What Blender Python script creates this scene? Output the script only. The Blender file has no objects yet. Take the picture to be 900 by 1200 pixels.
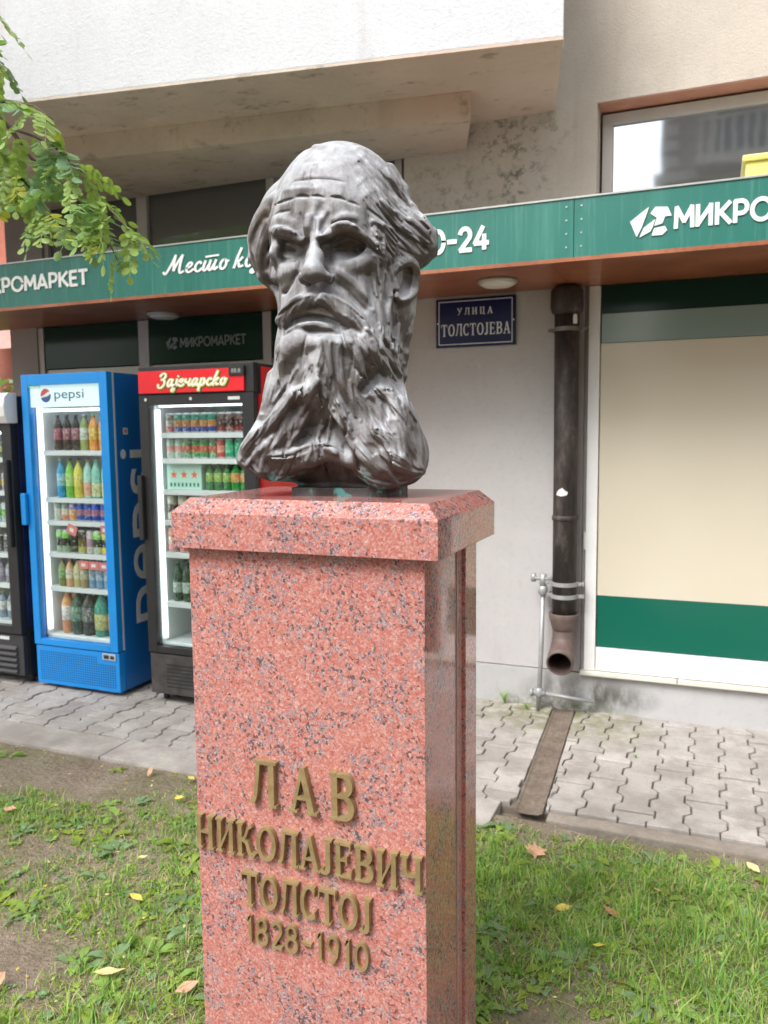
import bpy, bmesh, math, random
import numpy as np
from mathutils import Vector, Matrix, Euler

random.seed(7)
rng = np.random.default_rng(7)
scene = bpy.context.scene
col = scene.collection

# ------------------------------------------------------------------ camera
CAM_F, CAM_YAW, CAM_PITCH, CAM_ROLL, CAM_H = 943.995, 0.3859, 0.0993, -0.0102, 1.6

def cam_axes():
    y, p, r = CAM_YAW, CAM_PITCH, CAM_ROLL
    f = np.array([-math.sin(y) * math.cos(p), math.cos(y) * math.cos(p), -math.sin(p)])
    ri = np.array([math.cos(y), math.sin(y), 0.0])
    u = np.cross(ri, f)
    c, s = math.cos(r), math.sin(r)
    return ri * c + u * s, u * c - ri * s, f

CR, CU, CF = cam_axes()
cam_data = bpy.data.cameras.new("camera")
cam = bpy.data.objects.new("camera", cam_data)
col.objects.link(cam)
cam.matrix_world = Matrix(((CR[0], CU[0], -CF[0], 0), (CR[1], CU[1], -CF[1], 0), (CR[2], CU[2], -CF[2], CAM_H), (0, 0, 0, 1)))
cam_data.sensor_fit = 'HORIZONTAL'
cam_data.sensor_width = 36.0
cam_data.lens = 36.0 * CAM_F / 900.0
cam_data.clip_start = 0.05
cam_data.clip_end = 3000
cam_data.dof.use_dof = True
cam_data.dof.focus_distance = 1.62
cam_data.dof.aperture_fstop = 9.0
scene.camera = cam

# ------------------------------------------------------------------ world, sun, exposure
world = bpy.data.worlds.new("World")
scene.world = world
world.use_nodes = True
SUN_EL, SUN_AZ = math.radians(52), math.radians(200)     # azimuth clockwise from +Y
nt = world.node_tree
for n in list(nt.nodes):
    nt.nodes.remove(n)
out = nt.nodes.new('ShaderNodeOutputWorld')
bg = nt.nodes.new('ShaderNodeBackground')
sky = nt.nodes.new('ShaderNodeTexSky')
sky.sky_type = 'NISHITA'
sky.sun_disc = False
sky.sun_elevation = SUN_EL
sky.sun_rotation = SUN_AZ
sky.air_density = 1.0
sky.dust_density = 4.0
sky.ozone_density = 1.0
hsv = nt.nodes.new('ShaderNodeHueSaturation')
hsv.inputs['Saturation'].default_value = 0.22
hsv.inputs['Value'].default_value = 1.0
nt.links.new(sky.outputs[0], hsv.inputs['Color'])
nt.links.new(hsv.outputs[0], bg.inputs['Color'])
bg.inputs['Strength'].default_value = 0.15
nt.links.new(bg.outputs[0], out.inputs[0])
sun_data = bpy.data.lights.new("sun", 'SUN')
sun_data.energy = 1.5
sun_data.angle = math.radians(25)
sun_data.color = (1.0, 0.97, 0.93)
sun = bpy.data.objects.new("sun", sun_data)
col.objects.link(sun)
sd = Vector((math.sin(SUN_AZ) * math.cos(SUN_EL), math.cos(SUN_AZ) * math.cos(SUN_EL), math.sin(SUN_EL)))
sun.rotation_euler = sd.to_track_quat('Z', 'Y').to_euler()
scene.view_settings.view_transform = 'Standard'
scene.view_settings.look = 'None'
scene.view_settings.gamma = 1.0
scene.view_settings.use_curve_mapping = False
scene.view_settings.exposure = 0.95

# ------------------------------------------------------------------ helpers
def tag(o, label=None, cat=None, group=None, kind=None):
    if label: o['label'] = label
    if cat: o['category'] = cat
    if group: o['group'] = group
    if kind: o['kind'] = kind
    return o

def link(o, parent=None):
    col.objects.link(o)
    if parent is not None:
        o.parent = parent
    return o

def empty(name, loc=(0, 0, 0), rz=0.0):
    o = bpy.data.objects.new(name, None)
    o.empty_display_size = 0.1
    o.location = loc
    o.rotation_euler = (0, 0, rz)
    return link(o)

def mesh_obj(name, verts, faces, mats, parent=None, smooth=False, midx=None, loc=None):
    me = bpy.data.meshes.new(name)
    me.from_pydata(verts, [], faces)
    for m in (mats if isinstance(mats, (list, tuple)) else [mats]):
        me.materials.append(m)
    if midx is not None:
        me.polygons.foreach_set('material_index', midx)
    if smooth:
        me.polygons.foreach_set('use_smooth', [True] * len(me.polygons))
    me.update()
    o = bpy.data.objects.new(name, me)
    if loc is not None:
        o.location = loc
    return link(o, parent)

def np_mesh(name, V, F, mats, parent=None, smooth=False, midx=None):
    """V (n,3) and F (m,k) numpy arrays, fast path"""
    me = bpy.data.meshes.new(name)
    n, (m, k) = len(V), F.shape
    me.vertices.add(n)
    me.vertices.foreach_set('co', np.ascontiguousarray(V, dtype=np.float32).ravel())
    me.loops.add(m * k)
    me.loops.foreach_set('vertex_index', np.ascontiguousarray(F, dtype=np.int32).ravel())
    me.polygons.add(m)
    me.polygons.foreach_set('loop_start', np.arange(0, m * k, k, dtype=np.int32))
    me.polygons.foreach_set('loop_total', np.full(m, k, dtype=np.int32))
    for mt in (mats if isinstance(mats, (list, tuple)) else [mats]):
        me.materials.append(mt)
    if midx is not None:
        me.polygons.foreach_set('material_index', np.asarray(midx, dtype=np.int32))
    me.polygons.foreach_set('use_smooth', np.full(m, smooth))
    me.update(calc_edges=True)
    me.validate()
    o = bpy.data.objects.new(name, me)
    return link(o, parent)

class MB:
    """collects simple solids into one mesh"""
    def __init__(s):
        s.v = []; s.f = []; s.m = []
    def add(s, vs, fs, mi=0):
        b = len(s.v)
        s.v += [tuple(v) for v in vs]
        s.f += [tuple(i + b for i in f) for f in fs]
        s.m += [mi] * len(fs)
    def box(s, x0, x1, y0, y1, z0, z1, mi=0):
        s.add([(x0, y0, z0), (x1, y0, z0), (x1, y1, z0), (x0, y1, z0), (x0, y0, z1), (x1, y0, z1), (x1, y1, z1), (x0, y1, z1)],
              [(0, 3, 2, 1), (4, 5, 6, 7), (0, 1, 5, 4), (1, 2, 6, 5), (2, 3, 7, 6), (3, 0, 4, 7)], mi)
    def prism(s, pts, z0, z1, mi=0):
        """outline pts (x,y) CCW extruded in z"""
        n = len(pts)
        s.add([(x, y, z0) for x, y in pts] + [(x, y, z1) for x, y in pts],
              [tuple(range(n))[::-1], tuple(range(n, 2 * n))] + [(i, (i + 1) % n, n + (i + 1) % n, n + i) for i in range(n)], mi)
    def wall(s, pts, y0, y1, mi=0):
        """outline pts (x,z) extruded in y from y0 (front) to y1"""
        n = len(pts)
        s.add([(x, y0, z) for x, z in pts] + [(x, y1, z) for x, z in pts],
              [tuple(range(n)), tuple(range(n, 2 * n))[::-1]] + [(i, n + i, n + (i + 1) % n, (i + 1) % n) for i in range(n)], mi)
    def tube(s, path, rad, n=12, mi=0, cap=True):
        path = [Vector(p) for p in path]
        if not isinstance(rad, (list, tuple)): rad = [rad] * len(path)
        b = len(s.v); N = len(path)
        t0 = (path[1] - path[0]).normalized()
        ref = Vector((0, 0, 1)) if abs(t0.z) < 0.9 else Vector((1, 0, 0))
        a = t0.cross(ref).normalized()
        for i, p in enumerate(path):
            t = (path[min(i + 1, N - 1)] - path[max(i - 1, 0)]).normalized()
            a = (a - t * a.dot(t)).normalized()
            c = t.cross(a)
            for k in range(n):
                w = 2 * math.pi * k / n
                s.v.append(tuple(p + (a * math.cos(w) + c * math.sin(w)) * rad[i]))
        for i in range(N - 1):
            for k in range(n):
                s.f.append((b + i * n + k, b + i * n + (k + 1) % n, b + (i + 1) * n + (k + 1) % n, b + (i + 1) * n + k)); s.m.append(mi)
        if cap:
            s.f.append(tuple(b + k for k in range(n))[::-1]); s.m.append(mi)
            s.f.append(tuple(b + (N - 1) * n + k for k in range(n))); s.m.append(mi)
    def lathe(s, prof, n=16, c=(0, 0, 0), mi=0, cap=True):
        """prof list of (r,z) bottom to top"""
        b = len(s.v); N = len(prof)
        for r, z in prof:
            for k in range(n):
                w = 2 * math.pi * k / n
                s.v.append((c[0] + r * math.cos(w), c[1] + r * math.sin(w), c[2] + z))
        for i in range(N - 1):
            mm = mi[i] if isinstance(mi, (list, tuple)) else mi
            for k in range(n):
                s.f.append((b + i * n + k, b + i * n + (k + 1) % n, b + (i + 1) * n + (k + 1) % n, b + (i + 1) * n + k)); s.m.append(mm)
        if cap:
            m0 = mi[0] if isinstance(mi, (list, tuple)) else mi
            m1 = mi[-1] if isinstance(mi, (list, tuple)) else mi
            s.f.append(tuple(b + k for k in range(n))[::-1]); s.m.append(m0)
            s.f.append(tuple(b + (N - 1) * n + k for k in range(n))); s.m.append(m1)
    def build(s, name, mats, parent=None, smooth=False, bevel=0.0, seg=2, loc=None):
        o = mesh_obj(name, s.v, s.f, mats, parent, smooth, s.m, loc)
        if bevel > 0:
            bm = bmesh.new(); bm.from_mesh(o.data)
            es = [e for e in bm.edges if len(e.link_faces) == 2 and e.calc_face_angle(0) > 0.5]
            bmesh.ops.bevel(bm, geom=es, offset=bevel, segments=seg, profile=0.7, affect='EDGES', clamp_overlap=True)
            bm.to_mesh(o.data); bm.free(); o.data.update()
        return o

# ------------------------------------------------------------------ materials
class NT:
    """small node helper on a material"""
    def __init__(s, name, rough=0.6, metal=0.0, color=(0.5, 0.5, 0.5), spec=0.5):
        s.mat = bpy.data.materials.new(name); s.mat.use_nodes = True
        s.t = s.mat.node_tree; s.b = s.t.nodes['Principled BSDF']
        s.b.inputs['Roughness'].default_value = rough
        s.b.inputs['Metallic'].default_value = metal
        s.b.inputs['Base Color'].default_value = (*color, 1)
        s.b.inputs['Specular IOR Level'].default_value = spec
        s.co = s.t.nodes.new('ShaderNodeTexCoord').outputs['Object']
    def n(s, typ, **kw):
        nd = s.t.nodes.new(typ)
        for k, v in kw.items():
            if k in nd.inputs: nd.inputs[k].default_value = v
            else: setattr(nd, k, v)
        return nd
    def l(s, a, b): s.t.links.new(a, b)
    def map(s, scale=(1, 1, 1), rot=(0, 0, 0), loc=(0, 0, 0), src=None):
        m = s.n('ShaderNodeMapping'); m.inputs['Scale'].default_value = scale; m.inputs['Rotation'].default_value = rot; m.inputs['Location'].default_value = loc
        s.l(src or s.co, m.inputs[0]); return m.outputs[0]
    def noise(s, scale, detail=4, rough=0.6, vec=None, dist=0.0):
        n = s.n('ShaderNodeTexNoise'); n.inputs['Scale'].default_value = scale; n.inputs['Detail'].default_value = detail
        n.inputs['Roughness'].default_value = rough; n.inputs['Distortion'].default_value = dist
        s.l(vec or s.co, n.inputs['Vector']); return n.outputs['Fac']
    def voro(s, scale, vec=None, feature='F1', out='Color', rnd=1.0):
        n = s.n('ShaderNodeTexVoronoi'); n.feature = feature; n.inputs['Scale'].default_value = scale; n.inputs['Randomness'].default_value = rnd
        s.l(vec or s.co, n.inputs['Vector']); return n.outputs[out]
    def ramp(s, fac, stops, interp='LINEAR'):
        r = s.n('ShaderNodeValToRGB'); r.color_ramp.interpolation = interp
        while len(r.color_ramp.elements) < len(stops): r.color_ramp.elements.new(0.5)
        for e, (p, c) in zip(r.color_ramp.elements, stops):
            e.position = p; e.color = (*c, 1) if isinstance(c, (tuple, list)) else (c, c, c, 1)
        s.l(fac, r.inputs[0]); return r.outputs[0]
    def mix(s, fac, a, b, mode='MIX'):
        m = s.n('ShaderNodeMix'); m.data_type = 'RGBA'; m.blend_type = mode
        for k, v in ((0, fac), (6, a), (7, b)):
            if isinstance(v, (int, float)): m.inputs[k].default_value = v if k == 0 else (v, v, v, 1)
            elif isinstance(v, (tuple, list)): m.inputs[k].default_value = (*v, 1)
            else: s.l(v, m.inputs[k])
        return m.outputs[2]
    def math(s, op, a, b=0.0):
        m = s.n('ShaderNodeMath'); m.operation = op
        for k, v in ((0, a), (1, b)):
            if isinstance(v, (int, float)): m.inputs[k].default_value = v
            else: s.l(v, m.inputs[k])
        return m.outputs[0]
    def sep(s, v=None):
        m = s.n('ShaderNodeSeparateXYZ'); s.l(v or s.co, m.inputs[0]); return m.outputs
    def color(s, c): s.l(c, s.b.inputs['Base Color'])
    def rough(s, c): s.l(c, s.b.inputs['Roughness'])
    def bump(s, h, strength=0.3, dist=0.01):
        b = s.n('ShaderNodeBump'); b.inputs['Strength'].default_value = strength; b.inputs['Distance'].default_value = dist
        s.l(h, b.inputs['Height']); s.l(b.outputs[0], s.b.inputs['Normal']); return b
    def rnd(s):
        return s.n('ShaderNodeObjectInfo').outputs['Random']

def plain(name, color, rough=0.6, metal=0.0, var=0.12, nscale=6.0, spec=0.5, bump=0.0, bscale=60.0):
    m = NT(name, rough, metal, color, spec)
    f = m.noise(nscale, 5, 0.6)
    a = tuple(c * (1 - var) for c in color); b = tuple(min(1, c * (1 + var)) for c in color)
    m.color(m.ramp(f, [(0.3, a), (0.7, b)]))
    if bump: m.bump(m.noise(bscale, 4), bump, 0.004)
    return m.mat
# ------------------------------------------------------------------ materials of the setting
def plaster_mat(name, c, dirt=(.25, .2, .15), grain=90, strength=.5, stain=None, var=.10):
    m = NT(name, .85, 0, c, .3)
    f = m.noise(2.2, 6, .62); g = m.noise(28, 5, .7)
    a = tuple(x * (1 - var) for x in c); b = tuple(min(1, x * (1 + var)) for x in c)
    k = m.ramp(f, [(.3, a), (.7, b)])
    k = m.mix(m.ramp(g, [(.25, .35), (.48, 0.0)]), k, tuple(x * .72 for x in c))
    run = m.noise(7, 5, .65, m.map((1, 1, .12)))
    k = m.mix(m.math('MULTIPLY', m.ramp(run, [(.56, 0.0), (.74, 1.0)]), .18), k, dirt)
    if stain: k = stain(m, k)
    m.color(k)
    h = m.math('ADD', m.noise(grain, 4, .7), m.math('MULTIPLY', m.noise(grain * 3.1, 3, .6), .5))
    m.bump(h, strength, .008)
    return m.mat

def blob(m, cx, cz, rx, rz, sharp=.5):
    """soft spot mask on a wall, in object coordinates"""
    s = m.sep()
    dx = m.math('DIVIDE', m.math('SUBTRACT', s['X'], cx), rx); dz = m.math('DIVIDE', m.math('SUBTRACT', s['Z'], cz), rz)
    d = m.math('ADD', m.math('MULTIPLY', dx, dx), m.math('MULTIPLY', dz, dz))
    return m.ramp(d, [(0.0, 1.0), (1.0, 0.0)])

def mildew(m, k):
    spots = m.ramp(m.noise(17, 6, .72), [(.50, 0.0), (.64, 1.0)])
    z1 = m.math('MAXIMUM', blob(m, -1.12, 3.22, .42, .20), blob(m, -1.05, 2.98, .22, .30))
    z1 = m.math('MAXIMUM', z1, m.math('MULTIPLY', blob(m, -1.45, 2.95, .35, .35), .6))
    return m.mix(m.math('MULTIPLY', m.math('MULTIPLY', spots, z1), .75), k, (.10, .075, .055))

def wallmarks(m, k):
    sc = m.ramp(m.noise(5, 6, .7, m.map(loc=(4, 2, 1))), [(.60, 0.0), (.66, 1.0)])
    k = m.mix(m.math('MULTIPLY', sc, .22), k, (.72, .70, .68))
    sp = m.ramp(m.noise(38, 3, .6), [(.70, 0.0), (.74, 1.0)])
    return m.mix(m.math('MULTIPLY', sp, .35), k, (.75, .74, .72))

def plinthmarks(m, k):
    d = m.ramp(m.noise(6, 5, .7, m.map((1, 1, .5))), [(.36, 0.0), (.60, 1.0)])
    z1 = blob(m, -.62, .09, .42, .13)
    k = m.mix(m.math('MULTIPLY', m.math('MULTIPLY', d, z1), .95), k, (.055, .055, .042))
    mo = m.math('MULTIPLY', blob(m, -.80, .0, .42, .07), m.ramp(m.noise(22, 4, .6), [(.42, 0.0), (.58, 1.0)]))
    return m.mix(m.math('MULTIPLY', mo, .7), k, (.10, .13, .035))

M_beige = plaster_mat('beige_plaster', (.56, .50, .435), stain=mildew, grain=75, strength=.7)
M_white = plaster_mat('white_plaster', (.62, .635, .665), grain=60, strength=.55, var=.04)
def soffit_stain(m, k):
    xx = m.math('ADD', m.sep()['X'], m.math('MULTIPLY', m.noise(2.5, 4), .5))
    k = m.mix(m.ramp(m.math('ADD', xx, 2.1), [(.45, 0.0), (.95, .55)]), k, (.68, .47, .38))      # pinkish old paint near the corner
    return m.mix(m.math('MULTIPLY', m.ramp(m.noise(5.5, 6, .72, m.map((1, 1.8, 1))), [(.57, 0.0), (.70, 1.0)]), .65), k, (.14, .10, .07))
M_soffit = plaster_mat('soffit_plaster', (.60, .525, .445), dirt=(.10, .075, .05), grain=60, strength=.4, var=.16, stain=soffit_stain)
M_grey = plaster_mat('grey_lilac_plaster', (.50, .485, .49), grain=120, strength=.22, stain=wallmarks, var=.06)
M_plinth = plaster_mat('plinth_render', (.46, .455, .46), grain=100, strength=.25, stain=plinthmarks, var=.06)
M_column = plaster_mat('column_render', (.36, .33, .33), grain=100, strength=.2)
M_frame = plain('pale_window_frame', (.50, .47, .45), .45, var=.06)
M_framew = plain('white_window_frame', (.72, .72, .72), .4, var=.04)
M_brick_red = plain('terracotta_reveal', (.50, .24, .17), .7, var=.15)
M_sill = plain('cream_sill', (.66, .63, .55), .5, var=.08)

def glass_mat(name, c, rough=.04, spec=.5, metal=0.0, wav=.0):
    m = NT(name, rough, metal, c, spec)
    if wav:
        m.bump(m.noise(2.5, 2, .5), wav, .02)
    return m.mat
M_dark_glass = glass_mat('dark_window_glass', (.13, .13, .13), .05, .9, wav=.05)
M_mirror_glass = glass_mat('coated_window_glass', (.50, .54, .585), .04, .8, .92, wav=.03)
M_gfilm = glass_mat('dark_green_film', (.004, .030, .020), .12, .22)
M_green_band = glass_mat('green_film_on_glass', (.008, .115, .080), .12, .5)
M_cream_pan = NT('cream_film_on_glass', .16, 0, (.62, .58, .44), .5)
M_cream_pan.color(M_cream_pan.ramp(M_cream_pan.noise(1.2, 3, .5), [(.3, (.585, .535, .43)), (.7, (.63, .58, .48))]))
M_cream_pan.bump(M_cream_pan.noise(1.6, 3, .5), .10, .02)
M_cream_pan = M_cream_pan.mat

# ------------------------------------------------------------------ ground
def soil_mat():
    m = NT('soil', .95, 0, (.2, .15, .1), .2)
    a = m.ramp(m.noise(3.2, 6, .65), [(.3, (.24, .185, .14)), (.6, (.38, .31, .245)), (.8, (.46, .40, .31))])
    g = m.ramp(m.noise(2.1, 5, .6, m.map(loc=(7, 3, 0))), [(.42, 0.0), (.60, 1.0)])
    a = m.mix(m.math('MULTIPLY', g, .40), a, (.19, .21, .08))
    a = m.mix(m.ramp(m.noise(60, 4, .7), [(.30, .6), (.5, 0.0)]), a, (.07, .05, .035))
    a = m.mix(m.ramp(m.voro(130, out='Distance'), [(.10, .5), (.22, 0.0)]), a, (.45, .40, .33))
    m.color(a)
    m.bump(m.math('ADD', m.noise(45, 6, .7), m.math('MULTIPLY', m.noise(11, 4), 1.2)), .9, .03)
    return m.mat
M_soil = soil_mat()
mb = MB(); mb.add([(-400, -400, -.05), (400, -400, -.05), (400, 400, -.05), (-400, 400, -.05)], [(0, 1, 2, 3)])
ground = tag(mb.build('ground', M_soil), kind='structure')

def gz(x, y):
    """height of the lawn soil"""
    return -.022 + .012 * math.sin(2.1 * x + .7) * math.sin(2.7 * y + 1.1) + .007 * math.sin(7.3 * x + 2.1 * y) * math.sin(5.9 * y - 1.3 * x)
NX, NY = 150, 60
gx = np.linspace(-6.5, 3.5, NX); gy = np.linspace(-.6, 3.20, NY)
GV = np.array([(x + .01 * math.sin(9 * y), y + (.012 * math.sin(6 * x) + .02 * math.sin(2.3 * x)) * (j > NY - 4), gz(x, y)) for j, y in enumerate(gy) for x in gx])
GF = np.array([(j * NX + i, j * NX + i + 1, (j + 1) * NX + i + 1, (j + 1) * NX + i) for j in range(NY - 1) for i in range(NX - 1)])
lawn = tag(np_mesh('lawn_soil', GV, GF, M_soil, smooth=True), kind='structure')

# kerb strip between lawn and paving
def conc_mat(name, c, var=.14, sc=4, bump=.4):
    m = NT(name, .85, 0, c, .3)
    k = m.ramp(m.noise(sc, 6, .65), [(.3, tuple(x * (1 - var) for x in c)), (.7, tuple(min(1, x * (1 + var)) for x in c))])
    k = m.mix(m.ramp(m.noise(70, 4, .7), [(.3, .4), (.5, 0.0)]), k, tuple(x * .6 for x in c))
    return m, k
m, k = conc_mat('kerb_concrete', (.42, .39, .365), var=.22); k = m.mix(m.ramp(m.noise(3, 6, .7, m.map(loc=(1, 5, 0))), [(.42, .55), (.60, 0.0)]), k, (.22, .19, .165)); m.color(k); m.bump(m.noise(90, 4, .7), .5, .004); M_kerb = m.mat
m, k = conc_mat('dirty_kerb_concrete', (.27, .235, .20), var=.3, sc=7); m.color(k); m.bump(m.noise(60, 4, .7), .7, .006); M_kerb_d = m.mat
kerb = empty('kerb'); tag(kerb, kind='structure')
x = -6.8
ki = 0
while x < -.84:
    L_ = 1.0
    mb = MB(); mb.box(x + .004, min(x + L_ - .004, -.775), 3.065 + .003 * (ki % 2), 3.298, -.14, -.004 + .002 * (ki % 3))
    mb.build('kerb_stone', M_kerb, kerb, bevel=.008)
    x += L_; ki += 1
x = -.60
while x < 3.4:
    mb = MB(); mb.box(x + .004, x + .996, 3.215, 3.298, -.14, -.013 + .002 * (ki % 3))
    mb.build('kerb_stone', M_kerb_d, kerb, bevel=.008)
    x += 1.0; ki += 1

# paving: sand bed and interlocking concrete pavers
m, k = conc_mat('joint_sand', (.17, .145, .12)); m.color(k); M_sand = m.mat
mb = MB(); mb.box(-7.2, 3.6, 3.29, 4.70, -.10, -.020)
pave = tag(mb.build('pavement', M_sand), kind='structure')
mp = NT('paver_concrete', .85, 0, (.4, .38, .37), .3)
geo = mp.n('ShaderNodeNewGeometry').outputs['Position']
r_ = mp.rnd()
kk = mp.ramp(r_, [(0, (.33, .305, .285)), (.25, (.44, .41, .385)), (.6, (.40, .375, .355)), (1, (.50, .465, .435))])
kk = mp.mix(mp.ramp(mp.noise(5, 6, .7, geo), [(.36, .7), (.60, 0.0)]), kk, (.23, .205, .185))
kk = mp.mix(mp.ramp(mp.noise(85, 4, .7), [(.3, .5), (.5, 0.0)]), kk, (.22, .2, .19))
px_ = mp.sep(geo)
def wblob(m, s, cx, cy, rx, ry):
    dx = m.math('DIVIDE', m.math('SUBTRACT', s['X'], cx), rx); dy = m.math('DIVIDE', m.math('SUBTRACT', s['Y'], cy), ry)
    return m.ramp(m.math('ADD', m.math('MULTIPLY', dx, dx), m.math('MULTIPLY', dy, dy)), [(0, 1.0), (1, 0.0)])
moss = mp.math('MULTIPLY', mp.math('MAXIMUM', wblob(mp, px_, -.78, 4.50, .55, .42), mp.math('MULTIPLY', wblob(mp, px_, -.50, 4.35, .35, .30), .6)),
               mp.ramp(mp.noise(14, 5, .65, geo), [(.36, 0.0), (.58, 1.0)]))
kk = mp.mix(mp.math('MULTIPLY', moss, .85), kk, (.16, .17, .055))
mp.color(kk); mp.bump(mp.noise(120, 4, .7), .5, .003)
M_paver = mp.mat

WE, WM, PX, PY = .084, .056, .140, .200
def paver_outline():
    g = .0036
    we, wm, h = WE - g, WM - g, PY / 2 - .0055
    return [(we, -h), (we, -.064), (wm, -.036 - g * .4), (wm, .036 + g * .4), (we, .064), (we, h), (-we, h), (-we, .064), (-wm, .036), (-wm, -.036), (-we, -.064), (-we, -h)]
def clip(poly, side):
    """clip polygon (x,y) by a predicate line f>=0"""
    out_ = []
    for i in range(len(poly)):
        a, b = poly[i], poly[(i + 1) % len(poly)]
        fa, fb = side(a), side(b)
        if fa >= 0: out_.append(a)
        if (fa >= 0) != (fb >= 0):
            t = fa / (fa - fb); out_.append((a[0] + (b[0] - a[0]) * t, a[1] + (b[1] - a[1]) * t))
    return out_
def paver_mesh(poly, name):
    mb = MB()
    n = len(poly); cx = sum(p[0] for p in poly) / n; cy = sum(p[1] for p in poly) / n
    c = .003
    inn = [(x - c * (1 if x > cx else -1), y - c * (1 if y > cy else -1)) for x, y in poly]
    v = [(x, y, -.055) for x, y in poly] + [(x, y, -.004) for x, y in poly] + [(x, y, 0) for x, y in inn]
    f = [tuple(range(2 * n, 3 * n))]
    for i in range(n):
        j = (i + 1) % n
        f += [(i, j, n + j, n + i), (n + i, n + j, 2 * n + j, 2 * n + i)]
    me = bpy.data.meshes.new(name); me.from_pydata(v, [], f); me.materials.append(M_paver); me.update()
    return me
full = paver_mesh(paver_outline(), 'paver')
dc = lambda y: -.677 - .054 * (y - 3.27)          # centre line of the gutter
far = MB()
for ci in range(-52, 26):
    cx = ci * PX + .02
    for ri in range(0, 8):
        cy = 3.30 + PY * (ri + (.5 if ci % 2 else 0))
        if cy - PY / 2 > 4.60: continue
        pts = [(cx + a, cy + b) for a, b in paver_outline()]
        cut_ = False
        if cy - PY / 2 < 3.302: pts = clip(pts, lambda p: p[1] - 3.302); cut_ = True
        if cy + PY / 2 > 4.60: pts = clip(pts, lambda p: 4.60 - p[1]); cut_ = True
        if abs(cx - dc(cy)) < .16:
            cut_ = True
            if cx < dc(cy): pts = clip(pts, lambda p: dc(p[1]) - .066 - p[0])
            else: pts = clip(pts, lambda p: p[0] - dc(p[1]) - .066)
        if len(pts) < 3: continue
        if max(p[0] for p in pts) - min(p[0] for p in pts) < .02 or max(p[1] for p in pts) - min(p[1] for p in pts) < .02: continue
        near = -4.65 < cx < .55 and not (cx < -2.35 and cy > 3.95) and not (-1.25 < cx < -1.0 and cy < 3.0)
        dz = random.uniform(-.007, .0015); tl = random.uniform(-.018, .018)
        if near:
            if cut_:
                o = bpy.data.objects.new('paver', paver_mesh([(p[0] - cx, p[1] - cy) for p in pts], 'cut_paver'))
            else:
                o = bpy.data.objects.new('paver', full)
            o.location = (cx, cy, dz); o.rotation_euler = (tl * .6, tl, random.uniform(-.012, .012))
            link(o, pave)
        else:
            far.prism(pts, -.055, dz)
tag(far.build('paver_field', M_paver, pave), kind='stuff')

# gutter that carries the rain water across the paving
mg = NT('gutter_concrete', .8, 0, (.2, .15, .12), .3)
kg = mg.ramp(mg.noise(8, 6, .7), [(.3, (.14, .105, .08)), (.6, (.23, .185, .15)), (.8, (.30, .26, .22))])
kg = mg.mix(mg.ramp(mg.noise(60, 4, .7), [(.3, .6), (.55, 0.0)]), kg, (.06, .045, .03)); mg.color(kg); mg.bump(mg.noise(60, 5, .7), .6, .006)
v = []; f = []
prof = [(-.060, 0), (-.053, 0), (-.044, -.006), (.0, -.009), (.044, -.006), (.053, 0), (.060, 0)]
ys = [3.24, 3.6, 4.0, 4.3, 4.58]
for y in ys:
    for a, b in prof: v.append((dc(y) + a, y, b - .004))
n = len(prof)
for i in range(len(ys) - 1):
    for j in range(n - 1): f.append((i * n + j, i * n + j + 1, (i + 1) * n + j + 1, (i + 1) * n + j))
gut = mesh_obj('rain_gutter', v, f, mg.mat, smooth=False)
tag(gut, 'shallow brown rain gutter crossing the pavers below the drainpipe', 'gutter')

# ------------------------------------------------------------------ the building
WY = 4.60
bld = empty('apartment_building', (-1.5, WY, 0)); tag(bld, 'beige apartment building with a white balcony above the green shop canopy', 'building')
BL = Vector((-1.5, WY, 0))
def bpart(mb, name, mats, parent=None, **kw):
    o = mb.build(name, mats, **kw)
    link_parent(o, parent or bld, BL if parent is None else None)
    return o
def link_parent(o, parent, off=None):
    o.parent = parent
    # keep world position for meshes built in world coordinates
    o.matrix_parent_inverse = parent_world(parent).inverted()
def parent_world(p):
    m_ = Matrix.Translation(p.location) @ p.rotation_euler.to_matrix().to_4x4()
    if p.parent is not None:
        m_ = parent_world(p.parent) @ p.matrix_parent_inverse @ m_
    return m_
# lower walls
mb = MB(); mb.box(-1.715, -.665, WY, WY + .3, .218, 2.40); bpart(mb, 'ground_floor_wall', M_grey)
mb = MB(); mb.box(-4.58, -1.712, WY - .012, WY + .3, -.05, .212); mb.box(-1.709, 2.0, WY - .012, WY + .3, -.05, .212); bpart(mb, 'plinth', M_plinth)
mb = MB(); mb.box(-.662, -.642, WY + .005, WY + .3, .218, 2.40); mb.box(-.705, -.668, WY - .012, WY - .001, .222, 2.37); bpart(mb, 'pilaster', M_column, bevel=.003)
mb = MB(); mb.box(-4.84, -4.585, WY - .01, WY + .35, -.05, 2.40); mb.box(-4.84, -4.50, WY - .01, WY + .35, 2.40, 3.60); bpart(mb, 'column', M_column)
# upper wall around the window openings
mb = MB()
LW0, LW1, LZ0, LZ1 = -4.50, -1.72, 2.70, 3.285
RW0, RW1, RZ0, RZ1 = -.615, 1.75, 2.72, 3.335
mb.box(LW1, RW0, WY, WY + .35, 2.40, 3.9)
mb.box(LW0, LW1, WY, WY + .35, 2.40, LZ0); mb.box(RW0, RW1, WY, WY + .35, 2.40, RZ0)
mb.box(LW0, LW1, WY, WY + .35, LZ1, 3.9); mb.box(RW0, RW1, WY, WY + .35, RZ1, 3.9)
mb.box(RW1, 7, WY, WY + .35, -.05, 3.9)
bpart(mb, 'upper_wall', M_beige)
mb = MB(); mb.box(-4.84, 7, WY, WY + .35, 3.903, 9.5); bpart(mb, 'upper_storey_wall', M_beige)
mb = MB(); mb.box(2.0, 2.01, WY + .3, WY + .31, 0, .1)
mb = MB(); mb.box(-4.84, 7, WY + .35, 14, -.05, 9.4)
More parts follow.
